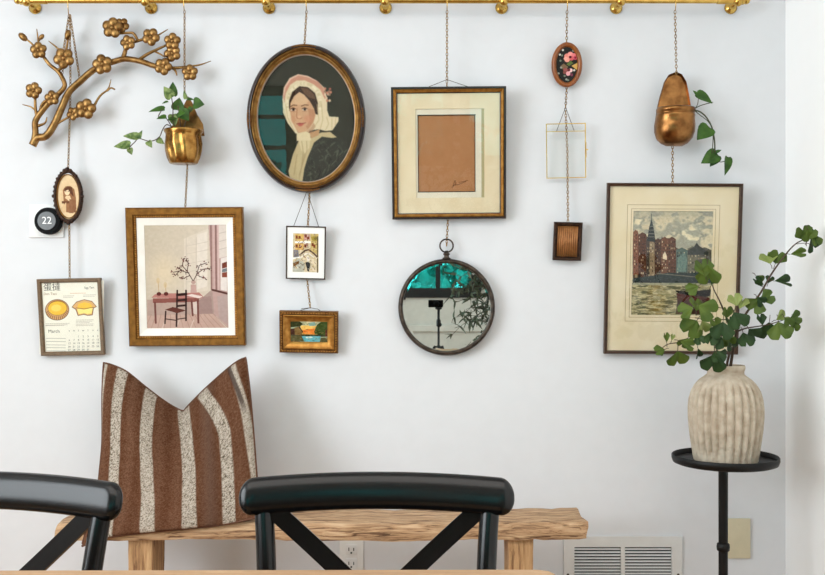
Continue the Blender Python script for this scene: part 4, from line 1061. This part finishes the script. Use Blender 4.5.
bp0 = P(738.5, 538, 0)
t = thing('blank_wall_plate', 'ivory blank wall plate behind the black plant stand pole', 'wall plate', bp0)
MB().box(-.034, .034, -.008, -.0005, -.060, .060, .004).obj('plate', M['ivory'], t, angle=40)
for z in (-.042, .042): MB().lathe([(.004, .0), (.004, .0088), (.002, .0092)], 12, (0, 0, z), 'Y').obj('screw', M['ivory'], t)
o0 = P(351.5, 556, 0)
t = thing('wall_outlet', 'white double electrical outlet low on wall under the bench', 'outlet', o0)
MB().box(-.036, .036, -.007, -.0005, -.058, .058, .004).obj('plate', M['white_plastic'], t, angle=40)
for dz in (.021, -.021):
    r_ = MB().box(-.017, .017, -.010, -.006, dz-.015, dz+.015, .004).obj('receptacle', M['plate_white'], t, angle=40)
    s_ = MB(); s_.box(-.0085, -.0060, -.0108, -.0095, dz-.003, dz+.007); s_.box(.0060, .0085, -.0108, -.0095, dz-.003, dz+.006); s_.lathe([(.0028, .0095), (.0028, .0108)], 10, (0, 0, dz-.009), 'Y')
    s_.obj('slot', M['dark'], r_)

# ------------------------------------------------------------------ air vent
v0 = P(622.5, 574, 0)
vt = thing('air_vent', 'white metal return air grille with two banks of louvres beside the bench', 'vent', v0)
u = .003; fw, fh = 118*u, 76*u
f = MB()
x0, x1 = -fw/2, fw/2; z0, z1 = -fh/2, fh/2; bw_ = 10.5*u
f.box(x0, x1, -.008, -.0005, z1-bw_, z1); f.box(x0, x1, -.008, -.0005, z0, z0+bw_); f.box(x0, x0+bw_, -.008, -.0005, z0+bw_, z1-bw_); f.box(x1-bw_, x1, -.008, -.0005, z0+bw_, z1-bw_); f.box(-2*u, 2*u, -.008, -.0005, z0+bw_, z1-bw_)
f.obj('grille_frame', M['vent'], vt)
lv = MB(); n = 18
for i in range(n):
    z = z0+bw_+(z1-z0-2*bw_)*(i+.5)/n; d = (z1-z0-2*bw_)/n
    for xa, xb in ((x0+bw_, -2*u), (2*u, x1-bw_)):
        lv.add([(xa, -.0065, z-d*.42), (xb, -.0065, z-d*.42), (xb, -.0015, z+d*.02), (xa, -.0015, z+d*.02), (xa, -.0055, z-d*.48), (xb, -.0055, z-d*.48), (xb, -.0008, z-d*.06), (xa, -.0008, z-d*.06)],
               [(0, 1, 2, 3), (7, 6, 5, 4), (0, 4, 5, 1), (3, 2, 6, 7), (0, 3, 7, 4), (1, 5, 6, 2)])
lv.obj('louvres', M['vent'], vt)
MB().box(x0+bw_, x1-bw_, -.0007, -.0002, z0+bw_, z1-bw_).obj('duct_shade_sheet', M['duct'], vt)  # flat dark sheet; its colour stands for the shade behind the louvres
for sx in (-1, 1):
    MB().lathe([(.004, .0), (.004, .0088), (.002, .0098)], 12, (sx*(fw/2-4*u), 0, 0), 'Y').obj('screw', M['pewter'], vt)

# ------------------------------------------------------------------ bench
bz = .494; yf, yb = -.345, -.165
bxl, bxr = P(55, 0, yf).x, P(588, 0, yf).x
bc = Vector(((bxl+bxr)/2, (yf+yb)/2, 0))
bench = thing('bench', 'rustic rough-sawn wooden bench against the wall under the pictures', 'bench', bc)
def rough_slab(x0, x1, y0, y1, z0, z1, nx, ny, nz, amp, seed, endamp=.012):
    """box grid with uneven worn edges"""
    r = np.random.default_rng(seed); import bmesh
    bm = bmesh.new(); bmesh.ops.create_cube(bm, size=1)
    def cut(axis, n):
        for i in range(1, n):
            c = -.5+i/n; no = [0, 0, 0]; no[axis] = 1; co = [0, 0, 0]; co[axis] = c
            bmesh.ops.bisect_plane(bm, geom=bm.verts[:]+bm.edges[:]+bm.faces[:], plane_co=co, plane_no=no)
    cut(0, nx); cut(1, ny); cut(2, nz)
    ph = r.random(12)*6.28
    for v in bm.verts:
        x, y, z = v.co
        X, Y, Z = (x+.5)*(x1-x0)+x0, (y+.5)*(y1-y0)+y0, (z+.5)*(z1-z0)+z0
        e = (abs(y) > .49)+(abs(z) > .49)+(abs(x) > .49)
        L = max(x1-x0, z1-z0)
        tq = X if (x1-x0) >= (z1-z0) else Z
        wob = amp*(math.sin(tq*9+ph[0])+.6*math.sin(tq*23+ph[1])+.4*math.sin(tq*51+ph[2]))
        wob2 = amp*(math.sin(tq*7+ph[3])+.6*math.sin(tq*19+ph[4])+.4*math.sin(tq*43+ph[5]))
        if abs(y) > .49: Y += wob*(1 if y > 0 else -1)*.6
        if abs(z) > .49 and (x1-x0) >= (z1-z0): Z += wob2*.7
        if abs(x) > .49 and (x1-x0) < (z1-z0): X += wob2*.6*(1 if x > 0 else -1)
        if abs(x) > .49 and (x1-x0) >= (z1-z0): X += endamp*math.sin(y*7+z*5+ph[6])-endamp*.6*(abs(z) > .49)*(1 if x > 0 else -1)
        if e >= 2:
            k_ = .10
            if abs(y) > .49: Y -= (Y-(y0+y1)/2)*k_*.45
            if abs(z) > .49: Z -= (Z-(z0+z1)/2)*k_*1.3*(1 if (x1-x0) >= (z1-z0) else 0)
        v.co = Vector((X+r.normal()*amp*.2, Y+r.normal()*amp*.25, Z+r.normal()*amp*.25))
    bm.verts.index_update()
    mb = MB(); mb.add([v.co for v in bm.verts], [[v.index for v in f_.verts] for f_ in bm.faces]); bm.free(); return mb
rough_slab(bxl-bc.x, bxr-bc.x, yf-bc.y, yb-bc.y, bz-.052, bz, 60, 6, 4, .0032, 3, .004).obj('seat', M['bench'], bench, angle=35)
for (pa, pb) in ((128, 152), (509, 533)):
    xa, xb = P(pa, 0, yf+.02).x-bc.x, P(pb, 0, yf+.02).x-bc.x
    rough_slab(xa, xb, yf+.02-bc.y, yb-.03-bc.y, 0, bz-.05, 3, 4, 24, .0016, pa).obj('leg', M['benchleg'], bench, angle=35)
MB().box(P(140, 0, yf).x-bc.x, P(521, 0, yf).x-bc.x, -.02, .02, .14, .19, .006).obj('stretcher', M['bench'], bench)

# ------------------------------------------------------------------ pillow
NP = 120
def resample(pts, n):
    q = np.array(smooth_path([(p[0], p[1], 0) for p in pts], 8))[:, :2]
    d = np.r_[0, np.cumsum(np.hypot(*np.diff(q, axis=0).T))]; d /= d[-1]
    tq = np.linspace(0, 1, n); return np.stack([np.interp(tq, d, q[:, 0]), np.interp(tq, d, q[:, 1])], 1)
topc = np.concatenate([resample([(104, 362.5), (113, 365), (127, 371.5), (145, 386), (160, 397.5), (172, 405.5), (183.5, 411.5)], 111)[:-1], resample([(183.5, 411.5), (190, 404), (205, 389), (225, 371), (238, 361), (246, 357.5)], 90)])
NP = len(topc)
botc = resample([(82, 546), (95, 541), (115, 536), (150, 532), (190, 528), (225, 524), (258, 517)], NP)
lefc = resample([(82, 546), (91, 515), (97.5, 490), (100.5, 465), (102.5, 440), (102.5, 400), (103, 380), (104, 362.5)], NP)
rigc = resample([(258, 517), (258, 495), (256.5, 470), (253.5, 430), (250, 390), (246, 357.5)], NP)
uu = np.linspace(0, 1, NP); U_, V_ = np.meshgrid(uu, uu)
c00, c10, c01, c11 = botc[0], botc[-1], topc[0], topc[-1]
XY = ((1-V_)[..., None]*botc[None]+V_[..., None]*topc[None]+(1-U_)[..., None]*lefc[:, None]+U_[..., None]*rigc[:, None]
      - ((1-U_)*(1-V_))[..., None]*c00-(U_*(1-V_))[..., None]*c10-((1-U_)*V_)[..., None]*c01-(U_*V_)[..., None]*c11)
Ybase = -.352+.245*V_**.9-.025*np.clip(1-U_/.3, 0, 1)*np.clip(1-V_/.25, 0, 1)
bul = (np.clip(4*U_*(1-U_), 0, 1)*np.clip(4*V_*(1-V_), 0, 1))**.45
notch = np.exp(-((U_-.55)/.16)**2)*np.clip((V_-.55)/.45, 0, 1)**1.2
bul = bul*(1-.55*notch)
wr = np.random.default_rng(5)
wob = .004*np.sin(U_*11+V_*3)*np.sin(V_*8)+.003*np.sin(V_*17+U_*5)
def pil_pts(sgn, T_):
    dep = Ybase-sgn*(bul*T_+wob*bul)
    s_ = (D+Ybase)/F
    X = (XY[..., 0]-412.5)*s_; Z = HC-(XY[..., 1]-HY)*s_
    return np.stack([X, dep, Z], -1).reshape(-1, 3)
front = pil_pts(1, .062); back = pil_pts(-1, .05)
back[:, 1] = np.minimum(back[:, 1], -.012)
back[:, 1] = np.where(back[:, 2] < .5, np.minimum(back[:, 1], -.3525), back[:, 1]); front[:, 1] = np.minimum(front[:, 1], back[:, 1]-.003)
# woven colours: brown with speckled cream stripes
cw = np.ones(U_.shape+(3,))*np.array((97, 64, 45.))
r1 = wr.random(U_.shape); r2 = wr.random(U_.shape)
band = (np.sin(U_*37)+np.sin(U_*61+1))*.5
cw += (band*7)[..., None]+((r1-.5)*34)[..., None]
grey_brown = np.clip(1-np.abs(U_-.74)/.07, 0, 1)[..., None]; cw = cw*(1-.5*grey_brown)+np.array((84, 66, 58.))*.5*grey_brown
def stripe(cb, cm, ct, wd, speck=.6, col=(188, 176, 162)):
    c_ = np.where(V_ < .6, cb+(cm-cb)*V_/.6, cm+(ct-cm)*(np.clip((V_-.6)/.4, 0, 1))**1.4)
    m_ = np.clip((wd-np.abs(U_-c_))/.006+.5, 0, 1)
    cc = np.array(col)+((r2-.5)*(-1)*0)[..., None]-(np.where(r2 > .45, (r2-.45)*235*speck, 0))[..., None]*np.array((1, 1, 1.02))
    global cw
    cw = cw*(1-m_[..., None])+cc*m_[..., None]
stripe(.15, .105, .125, .035, .8); stripe(.385, .325, .335, .042, .7); stripe(.62, .60, .56, .043, .9); stripe(.84, .845, .70, .036, .95); stripe(1.01, .975, .915, .022, .5); stripe(-.02, -.01, .012, .014, .3)
c5 = np.where(V_ < .6, 5, .975+(.895-.975)*(np.clip((V_-.6)/.4, 0, 1))**1.4)
mdk = np.clip((.012-np.abs(U_-c5))/.005+.5, 0, 1)[..., None]*np.clip((V_-.66)/.1, 0, 1)[..., None]; cw = cw*(1-.75*mdk)+np.array((60, 48, 44.))*.75*mdk
cw = np.clip(cw, 0, 255)
pc0 = P(178, 525, -.3)
pil = thing('throw_pillow', 'brown and cream striped woven pillow standing on the bench', 'pillow', pc0)
vs = np.concatenate([front, back])-np.array(pc0)
i = np.arange((NP-1)**2); r_, c_ = i//(NP-1), i % (NP-1); a_ = r_*NP+c_
qf = np.stack([a_, a_+1, a_+NP+1, a_+NP], 1); qb = qf[:, ::-1]+NP*NP
me = bpy.data.meshes.new('cover'); me.from_pydata(vs.tolist(), [], np.concatenate([qf, qb]).tolist()); me.update()
at = me.color_attributes.new('paint', 'FLOAT_COLOR', 'POINT'); rgba = np.ones((2*NP*NP, 4), np.float32)
rgba[:NP*NP, :3] = lin(cw).reshape(-1, 3); rgba[NP*NP:, :3] = lin(cw).reshape(-1, 3); at.data.foreach_set('color', rgba.ravel())
me.materials.append(vc_mat('woven_wool', .95, .1, .8, 420)); me.polygons.foreach_set('use_smooth', [True]*len(me.polygons))
o = bpy.data.objects.new('cover', me); COL.objects.link(o); o.parent = pil
fz = MB()
edge = [front.reshape(NP, NP, 3)[r0, c0] for r0, c0 in [(0, c1) for c1 in range(0, NP, 4)]+[(r1_, NP-1) for r1_ in range(0, NP, 4)]+[(NP-1, c1) for c1 in range(NP-1, 0, -4)]+[(r1_, 0) for r1_ in range(NP-1, -1, -4)]]
fz.tube([Vector(e)-pc0 for e in edge], .0028, 6, cap=False)
fz.obj('seam', mat('brown_seam', (96, 62, 44), .95), pil, smooth=True)

# ------------------------------------------------------------------ plant stand, vase, branches
SY = -.29; SX = P(725, 0, SY).x; ss = (D+SY)/F
tz = .648
stn = thing('plant_stand', 'slim black metal pedestal plant stand with round tray under the vase', 'plant stand', (SX, SY, 0))
tr_ = 51.8*ss
MB().lathe([(.0, tz-.010), (tr_*.90, tz-.010), (tr_*.975, tz-.006), (tr_, tz+.004), (tr_, tz+.012), (tr_*.985, tz+.0145), (tr_*.965, tz+.012), (tr_*.95, tz+.001), (.0, tz)], 64).obj('tray', M['black_iron'], stn, angle=50)
po = MB(); pxo = P(723.2, 0, SY).x-SX
po.lathe([(.0165, tz-.012), (.0125, tz-.03), (.0118, .045)], 20, (pxo, 0, 0)); po.obj('pole', M['black_iron'], stn, angle=40)
cz = HC-(547-HY)*ss
MB().lathe([(.0118, cz-.012), (.0165, cz-.009), (.0175, cz), (.0165, cz+.009), (.0118, cz+.012)], 20, (pxo, 0, 0)).obj('collar', M['black_iron'], stn, smooth=True)
MB().lathe([(.0, .0), (.11, .0), (.11, .010), (.05, .024), (.02, .05), (.012, .06)], 40, (pxo, 0, 0)).obj('base', M['black_iron'], stn, angle=40)

VX = P(725.6, 0, SY).x
va = thing('vase', 'ribbed beige ceramic vase on black stand holding green leafy branches', 'vase', (VX, SY, tz+.0005))
vb_ = tz+.0005
def vzz(py): return HC-(py-HY)*ss-vb_
prof = [(365, 18.6), (366.5, 19.4), (369, 19.3), (371.5, 18.2), (374, 18.4), (376.5, 21.5), (380, 26.5), (385, 31.0), (391, 34.4), (399, 36.7), (408, 37.7), (418, 37.6), (430, 36.6), (442, 35.0), (454, 33.0), (461, 31.8)]
rows = [(vzz(y), r_*.972*ss) for y, r_ in prof]
hh = np.interp(np.linspace(0, 1, 54), np.linspace(0, 1, len(rows)), [a_[0] for a_ in rows]); rrr = np.interp(np.linspace(0, 1, 54), np.linspace(0, 1, len(rows)), [a_[1] for a_ in rows])
rn = []
NV = 192; NF = 27
jit = np.random.default_rng(2).random(NF)*.5+.75
toph = vzz(365)
hh = hh*1.0
sc_ = (toph-0.0)/(toph-hh[-1]); hh = toph-(toph-hh)*sc_
for z_, r0 in zip(hh, rrr):
    ring = []
    amp = min(1, max(0, (vzz(378)-z_)/.03))*min(1, max(.35, z_/.03))
    for j in range(NV):
        th = 2*PI*j/NV+.04*math.sin(z_*14)
        k_ = int((th % (2*PI))/(2*PI)*NF) % NF
        fl = abs(math.sin(th*NF/2))
        ring.append(((r0-.0105*amp*jit[k_]*(1-fl**.8))*math.cos(th), (r0-.0105*amp*jit[k_]*(1-fl**.8))*math.sin(th), z_))
    rn.append(ring)
inner = [[(v[0]*f_, v[1]*f_, z_) for v in oval_ring(1, 1, 0, NV)] for f_, z_ in ((17.2*ss, toph-.0005), (15.8*ss, toph-.008), (15.8*ss, toph-.05))]
vm = MB(); vm.rings(inner[::-1]+rn, cap0=True, cap1=True)
vm.obj('body', M['vase'], va, angle=60)

Z4 = lambda x, y: (x/3.109+650, y/3.109+215)
LD = {'g': 'ginkgo', 'd': 'ginkgo_dark', 'p': 'ginkgo_pale'}
def ginkgo(label, stems, leaves, seed):
    root = P(727, 366, SY)
    t_ = thing('leafy_branch', label, 'branch', root, 'branches in the vase')
    rr_ = random.Random(seed)
    def q(x, y, dy=0): return P(*Z4(x, y), SY+dy)-root
    sm_ = MB()
    for path, r0, r1 in stems:
        pp = smooth_path([q(*p) for p in path], 6); n_ = len(pp); sm_.tube(pp, [r0+(r1-r0)*i/(n_-1) for i in range(n_)], 7)
    fo = {c_: MB() for c_ in 'gdp'}
    for (x, y, dx, dy_, sz, cc, fold, *rest) in leaves:
        L = math.hypot(dx, dy_); ux, uy = dx/L, dy_/L; sz *= .9
        d0 = rest[0] if rest else rr_.uniform(-.05, .02)
        b0 = q(x-ux*sz*.55, y-uy*sz*.55, d0); e0 = q(x+ux*sz*.5, y+uy*sz*.5, d0+rr_.uniform(-.02, .02))
        nr = (rr_.uniform(-.5, .5), -1, rr_.uniform(-.1, .6))
        leaf_fan(fo[cc], b0, e0, nr, (1.0-.45*fold)*rr_.uniform(.95, 1.15), .2, fold)
        # petiole
        b1 = q(x-ux*sz*.95, y-uy*sz*.95, d0*.5+rr_.uniform(-.008, .004)); sm_.tube([b1, (Vector(b0)+Vector(b1))/2+Vector((0, -.002, .002)), b0], .0009, 5)
    sm_.obj('stem', M['stem'], t_, smooth=True)
    for c_, nm in (('g', 'green_foliage'), ('d', 'dark_foliage'), ('p', 'pale_foliage')):
        if fo[c_].v: fo[c_].obj(nm, M[LD[c_]], t_, smooth=True)
ginkgo('leafy green branch reaching from vase up to right beside the corner',
       [([(246, 500, .0), (252, 460, .0), (262, 400, -.01), (276, 345, -.02), (310, 290, -.02), (345, 240, -.02), (380, 180, -.01), (420, 125, -.01), (450, 92, -.01), (478, 76, -.01)], .0045, .0014), ([(272, 362, -.02), (300, 352, -.03), (370, 340, -.04), (440, 318, -.04)], .0024, .001), ([(455, 90, -.01), (490, 88, -.01), (505, 100, -.01)], .0009, .0008)],
       [(478, 55, -.2, -1, 50, 'g', .1, -.01), (500, 58, .5, -1, 46, 'g', .35, -.02), (508, 90, .35, 1, 50, 'd', .2, -.01), (515, 78, .6, 1, 44, 'g', .5, -.02), (495, 65, .3, 1, 40, 'g', .1, -.03), (463, 119, 1, -.12, 54, 'g', .85, -.02), (367, 132, -.35, -1, 44, 'p', .1), (397, 130, .35, -1, 46, 'g', .15), (337, 208, -.5, -.6, 42, 'd', .8), (342, 200, .7, .6, 36, 'g', .8), (415, 207, 1, .05, 58, 'd', .8, -.03), (372, 200, .4, -1, 28, 'd', .5), (366, 255, .9, -.5, 48, 'g', .1, -.03), (328, 282, -.4, .6, 52, 'g', .1, -.03), (345, 268, .7, .7, 36, 'd', .3),
        (412, 318, .9, -.4, 44, 'p', .6, -.05), (455, 318, 1, -.2, 42, 'g', .3, -.05), (405, 362, .2, 1, 62, 'g', .0, -.05), (368, 362, -.1, 1, 60, 'd', .1, -.04), (345, 324, -.2, -.9, 42, 'd', .7, -.04), (448, 345, .2, 1, 42, 'g', .4, -.05), (322, 372, .6, .7, 48, 'd', .1, -.04), (298, 388, .4, 1, 50, 'd', .1, -.05), (430, 335, .6, .8, 40, 'g', .2, -.06)], 3)
ginkgo('leafy green branch spreading from vase to left in front of harbour print',
       [([(240, 500, 0), (240, 462, 0), (248, 420, -.02), (246, 350, -.03), (230, 300, -.03), (214, 262, -.03), (200, 235, -.03), (188, 200, -.03)], .004, .0012), ([(246, 380, -.02), (205, 372, -.04), (170, 380, -.05), (120, 395, -.05), (88, 397, -.05), (55, 402, -.05), (30, 420, -.05)], .0026, .0009), ([(238, 325, -.03), (180, 325, -.05), (140, 320, -.05)], .0015, .0009), ([(200, 372, -.04), (200, 420, -.05), (200, 440, -.05)], .0015, .001), ([(88, 397, -.05), (86, 430, -.05)], .001, .0009), ([(246, 345, -.03), (262, 300, -.03), (268, 275, -.03)], .0012, .0009), ([(225, 290, -.03), (165, 275, -.05), (150, 250, -.05), (135, 235, -.05)], .0012, .0009)],
       [(165, 162, -.25, -1, 64, 'g', .3, -.05), (182, 188, .1, 1, 70, 'g', .35, -.055), (200, 198, .45, -1, 46, 'd', .7, -.04), (132, 230, -.6, .3, 44, 'g', .3, -.05), (110, 298, -.8, .35, 54, 'g', .1, -.06), (180, 296, .9, .45, 66, 'g', .0, -.07), (143, 275, .0, -1, 46, 'g', .3, -.06), (264, 262, -.3, -1, 44, 'p', .3, -.04), (286, 272, .4, -1, 44, 'p', .5, -.04), (275, 328, .4, .7, 60, 'd', .0, -.07), (224, 362, -.1, 1, 62, 'd', .1, -.08), (128, 352, -.6, .8, 62, 'g', .0, -.07), (166, 350, .2, 1, 46, 'p', .3, -.07), (242, 388, .4, .8, 50, 'g', .3, -.06), (188, 385, -.1, 1, 44, 'd', .4, -.07), (118, 402, .9, .3, 52, 'g', .4, -.06), (105, 398, -.4, .5, 40, 'g', .2, -.06), (50, 380, -.1, -1, 34, 'g', .85, -.05), (70, 380, .3, -1, 24, 'p', .8, -.05), (30, 422, -1, .25, 34, 'g', .4, -.05), (86, 448, .0, 1, 52, 'g', .0, -.06), (196, 462, -.25, 1, 66, 'd', .0, -.085), (212, 440, .3, 1, 44, 'd', .2, -.07), (150, 430, .1, 1, 34, 'd', .7, -.06), (240, 302, .1, -1, 40, 'g', .3, -.05), (250, 330, -.3, -1, 40, 'd', .3, -.06), (205, 335, -.5, -.8, 36, 'g', .2, -.06), (225, 440, .6, .7, 36, 'd', .2, -.07), (155, 388, .5, .8, 36, 'd', .3, -.06), (255, 400, .3, 1, 46, 'd', .2, -.05), (210, 395, -.6, .8, 44, 'd', .2, -.07)], 5)

# ------------------------------------------------------------------ chairs
def make_chair(label, loc, yaw):
    t_ = thing('cross_back_chair', label, 'chair', (0, 0, 0), 'black chairs at the table')
    # local: x across, y towards the wall (backwards), z up; back top rail passes y=0 at z=.75
    lean = math.tan(math.radians(12))
    def bpl(x, z, off=0): return Vector((x, (z-.752)*lean-.5*x*x+off, z))
    hw = .232
    rl_ = MB(); n_ = 72; rings = []
    for i in range(n_+1):
        q = math.sin(PI/2*(-1+2*i/n_)); q = math.copysign(1-(1-abs(q))*1.0, q)
        x = hw*q
        zc = .754-.007*q*q
        e = 1.0
        if abs(q) > .9: e = math.sqrt(max(0.004, 1-((abs(q)-.9)/.1002)**2))
        ring = []
        tn = Vector((1, -1.0*x, -.02*q/hw)).normalized(); nb = Vector((0, 1, 0)); nb = (nb-tn*nb.dot(tn)).normalized(); up_v = Vector((0, lean, 1)).normalized()
        hgt = .0315*(.7+.3*e)*(e**.75); thk = .0155*e
        for j in range(20):
            a_ = 2*PI*j/20; ca_, sa_ = math.cos(a_), math.sin(a_)
            pu = math.copysign(abs(sa_)**.75, sa_); pn = math.copysign(abs(ca_)**.8, ca_)
            ring.append(bpl(x, zc)+up_v*(pu*hgt)+nb*(pn*thk))
        rings.append(ring)
    rl_.rings(rings, cap0=True, cap1=True); rl_.obj('top_rail', M['black'], t_, smooth=True)
    for sg in (-1, 1):
        pts = [bpl(sg*.192, .735, .006), bpl(sg*.186, .66, .006), bpl(sg*.180, .55, .004), bpl(sg*.176, .46, .0), Vector((sg*.186, -.075, .22)), Vector((sg*.20, -.02, 0))]
        MB().tube(smooth_path(pts, 5), .0165, 12, up=(1, 0, 0)).obj('back_leg', M['black'], t_, smooth=True)
        st_ = MB(); pp = []
        for i in range(13):
            q = i/12; x = sg*(.178-.292*q); z = .730-.27*q
            pp.append(bpl(x, z, .003 if sg > 0 else -.005)+Vector((0, .010*math.sin(PI*q), 0)))
        vs_ = []
        for i, p in enumerate(pp):
            dirv = (pp[min(i+1, 12)]-pp[max(i-1, 0)]).normalized(); nn = Vector((0, 1, -lean)).normalized(); sd = dirv.cross(nn).normalized()
            for a_, b_ in ((-1, -1), (1, -1), (1, 1), (-1, 1)): vs_.append(p+sd*(.0152*a_)+nn*(.004*b_))
        st_.add(vs_, [(i*4+j, i*4+(j+1) % 4, (i+1)*4+(j+1) % 4, (i+1)*4+j) for i in range(12) for j in range(4)]+[(3, 2, 1, 0), (48, 49, 50, 51)])
        st_.obj('cross_brace', M['black'], t_, angle=40)
        MB().tube([(sg*.185, -.44, .44), (sg*.195, -.455, 0)], [.018, .014], 12).obj('front_leg', M['black'], t_, smooth=True)
        MB().tube([(sg*.188, -.08, .2), (sg*.19, -.44, .2)], .010, 10).obj('stretcher', M['black'], t_, smooth=True)
    se = MB(); rings = []
    for f_, z_ in ((.90, .437), (1, .443), (1, .460), (.94, .468), (.6, .465)):
        rings.append([((.205+.02*(math.sin(a_) < 0)*0)*f_*math.copysign(abs(math.cos(a_))**.55, math.cos(a_)), -.27+.205*f_*math.copysign(abs(math.sin(a_))**.55, math.sin(a_)), z_) for a_ in [2*PI*i/40 for i in range(40)]])
    se.rings(rings, cap0=True, cap1=True); se.obj('seat', M['black'], t_, angle=40)
    t_.location = loc; t_.rotation_euler = (0, 0, yaw)
    return t_
CY = -1.235
make_chair('black cross-back chair in front of the bench centre, whole top rail in view', (P(377, 0, CY).x, CY+.012, 0), 0)
make_chair('black cross-back chair cut off at the left edge, in front of the pillow', (P(1, 0, CY).x, CY+.012, 0), math.radians(-11))

# ------------------------------------------------------------------ table
te = -1.69
tx1 = P(556, 0, te).x; tx0 = -1.45
tb = thing('dining_table', 'light oak dining table, only its far edge showing along the bottom', 'table', ((tx0+tx1)/2, te-.4, 0))
hwx = (tx1-tx0)/2
top = MB()
out = [(-hwx, .40), (hwx-.02, .40), (hwx-.006, .394), (hwx, .38), (hwx, -.38), (hwx-.02, -.40), (-hwx, -.40)]
out = [(x, y-.004*(hwx-x)*0) for x, y in out]
tq = .7505
top.rings([[(x, y, tq-.035) for x, y in out], [(x, y, tq-.004) for x, y in out], [(x*.998, y*.99, tq) for x, y in out]], cap0=True, cap1=True)
top.obj('tabletop', M['table'], tb)
for sx in (-1, 1):
    for sy in (-1, 1):
        x, y = sx*(hwx-.08), sy*.33-.0
        MB().box(x-.035, x+.035, y-.035, y+.035, 0, tq-.035, .006).obj('leg', M['table'], tb)
ap_ = MB(); ap_.box(-hwx+.08, hwx-.08, .28, .30, tq-.11, tq-.035); ap_.box(-hwx+.08, hwx-.08, -.30, -.28, tq-.11, tq-.035); ap_.obj('apron', M['table'], tb)
tb.rotation_euler = (0, 0, math.radians(.35))

# ------------------------------------------------------------------ what the mirror and the glass show: tripod, olive tree, garden
tp_ = thing('camera_tripod', 'black tripod holding a camera, seen reflected in the round mirror', 'tripod', (.03, -2.96, 0))
MB().lathe([(.007, .30), (.007, .95)], 14).obj('centre_pole', M['black_iron'], tp_, smooth=True)
MB().lathe([(.013, .92), (.013, .955), (.008, .965), (.008, 1.02), (.020, 1.025), (.020, 1.035)], 16).obj('head', M['black_iron'], tp_, angle=40)
MB().ball((.006, .0, .93), .014).obj('knob', M['black_iron'], tp_, smooth=True)
for i in range(3):
    th = -PI/2+i*2*PI/3
    MB().tube([(.02*math.cos(th), .02*math.sin(th), .80), (.38*math.cos(th)*.9, .38*math.sin(th)*.9, .008)], [.012, .008], 10).obj('leg', M['black_iron'], tp_, smooth=True)
cm = thing('compact_camera', 'small black camera mounted on the tripod', 'camera', (.018, -2.96, 1.0352))
MB().box(-.05, .04, -.02, .02, 0, .045, .006).obj('body', M['nest_black'], cm)
MB().lathe([(.017, -.02), (.017, -.05), (.014, -.055), (.0, -.052)], 24, (0, 0, .023), 'Y').obj('lens', M['nest_black'], cm, smooth=True)

ox, oy = .50, -3.9
ol = thing('olive_tree', 'potted olive tree with long dark leaves, seen reflected in the round mirror', 'tree', (ox, oy, 0))
MB().lathe([(.0, 0), (.12, 0), (.16, .28), (.17, .32), (.15, .32), (.14, .28), (.0, .27)], 32).obj('pot', M['terracotta'], ol, smooth=True)
tk = MB(); fo = MB(); R3 = random.Random(12)
tk.tube(smooth_path([(0, 0, .27), (.01, 0, .55), (-.01, .01, .85), (.01, 0, 1.1), (.0, 0, 1.45)], 4), [.016-.0006*i for i in range(17)], 8)
for i in range(44):
    z = R3.uniform(.75, 1.5); an = R3.uniform(0, 2*PI) if i % 2 else PI+R3.uniform(-.5, .5); L = R3.uniform(.22, .45)
    d = Vector((math.cos(an), math.sin(an)*.8, 0)); el = R3.uniform(.1, .7); sg = R3.uniform(.3, .9)
    pts = [Vector((0, 0, z))+d*(L*t_)+Vector((0, 0, L*(el*t_-sg*t_*t_))) for t_ in [k_/7 for k_ in range(8)]]
    tk.tube(pts, [.004-.0004*k_ for k_ in range(8)], 5)
    for k_ in range(1, 8):
        for _ in range(3):
            dv = Vector((R3.gauss(0, 1), R3.gauss(0, 1), R3.gauss(-.3, .8))).normalized()
            leaf_heart(fo, pts[k_], pts[k_]+dv*R3.uniform(.05, .08), (R3.gauss(0, 1), R3.gauss(0, 1), 1), .24, .1, .1)
tk.obj('trunk', M['bark'], ol, smooth=True); fo.obj('foliage', M['olive'], ol, smooth=True)

for i, (gx, gy, gz, gr, lb) in enumerate(((-1.75, -7.4, -.75, .8, 'tall leafy garden shrub outside the wide window'), (.05, -6.9, -.1, .62, 'rounded leafy garden shrub outside the narrow window'))):
    sh = thing('garden_shrub', lb, 'shrub', (gx, gy, gz))
    fo = MB()
    for _ in range(900):
        v = Vector((R3.gauss(0, 1), R3.gauss(0, 1), R3.gauss(0, 1))).normalized()*gr*R3.uniform(.6, 1); v.z = v.z*1.0+1.15
        dv = Vector((R3.gauss(0, 1), R3.gauss(0, 1), R3.gauss(0, 1))).normalized()
        leaf_heart(fo, v, v+dv*.13, (R3.gauss(0, 1), R3.gauss(0, 1), R3.gauss(0, 1)), .7)
    fo.obj('foliage', M['garden'], sh, smooth=True)
    MB().tube([(0, 0, 0), (0, 0, 1.1)], [.05, .03], 8).obj('trunk', M['bark'], sh, smooth=True)
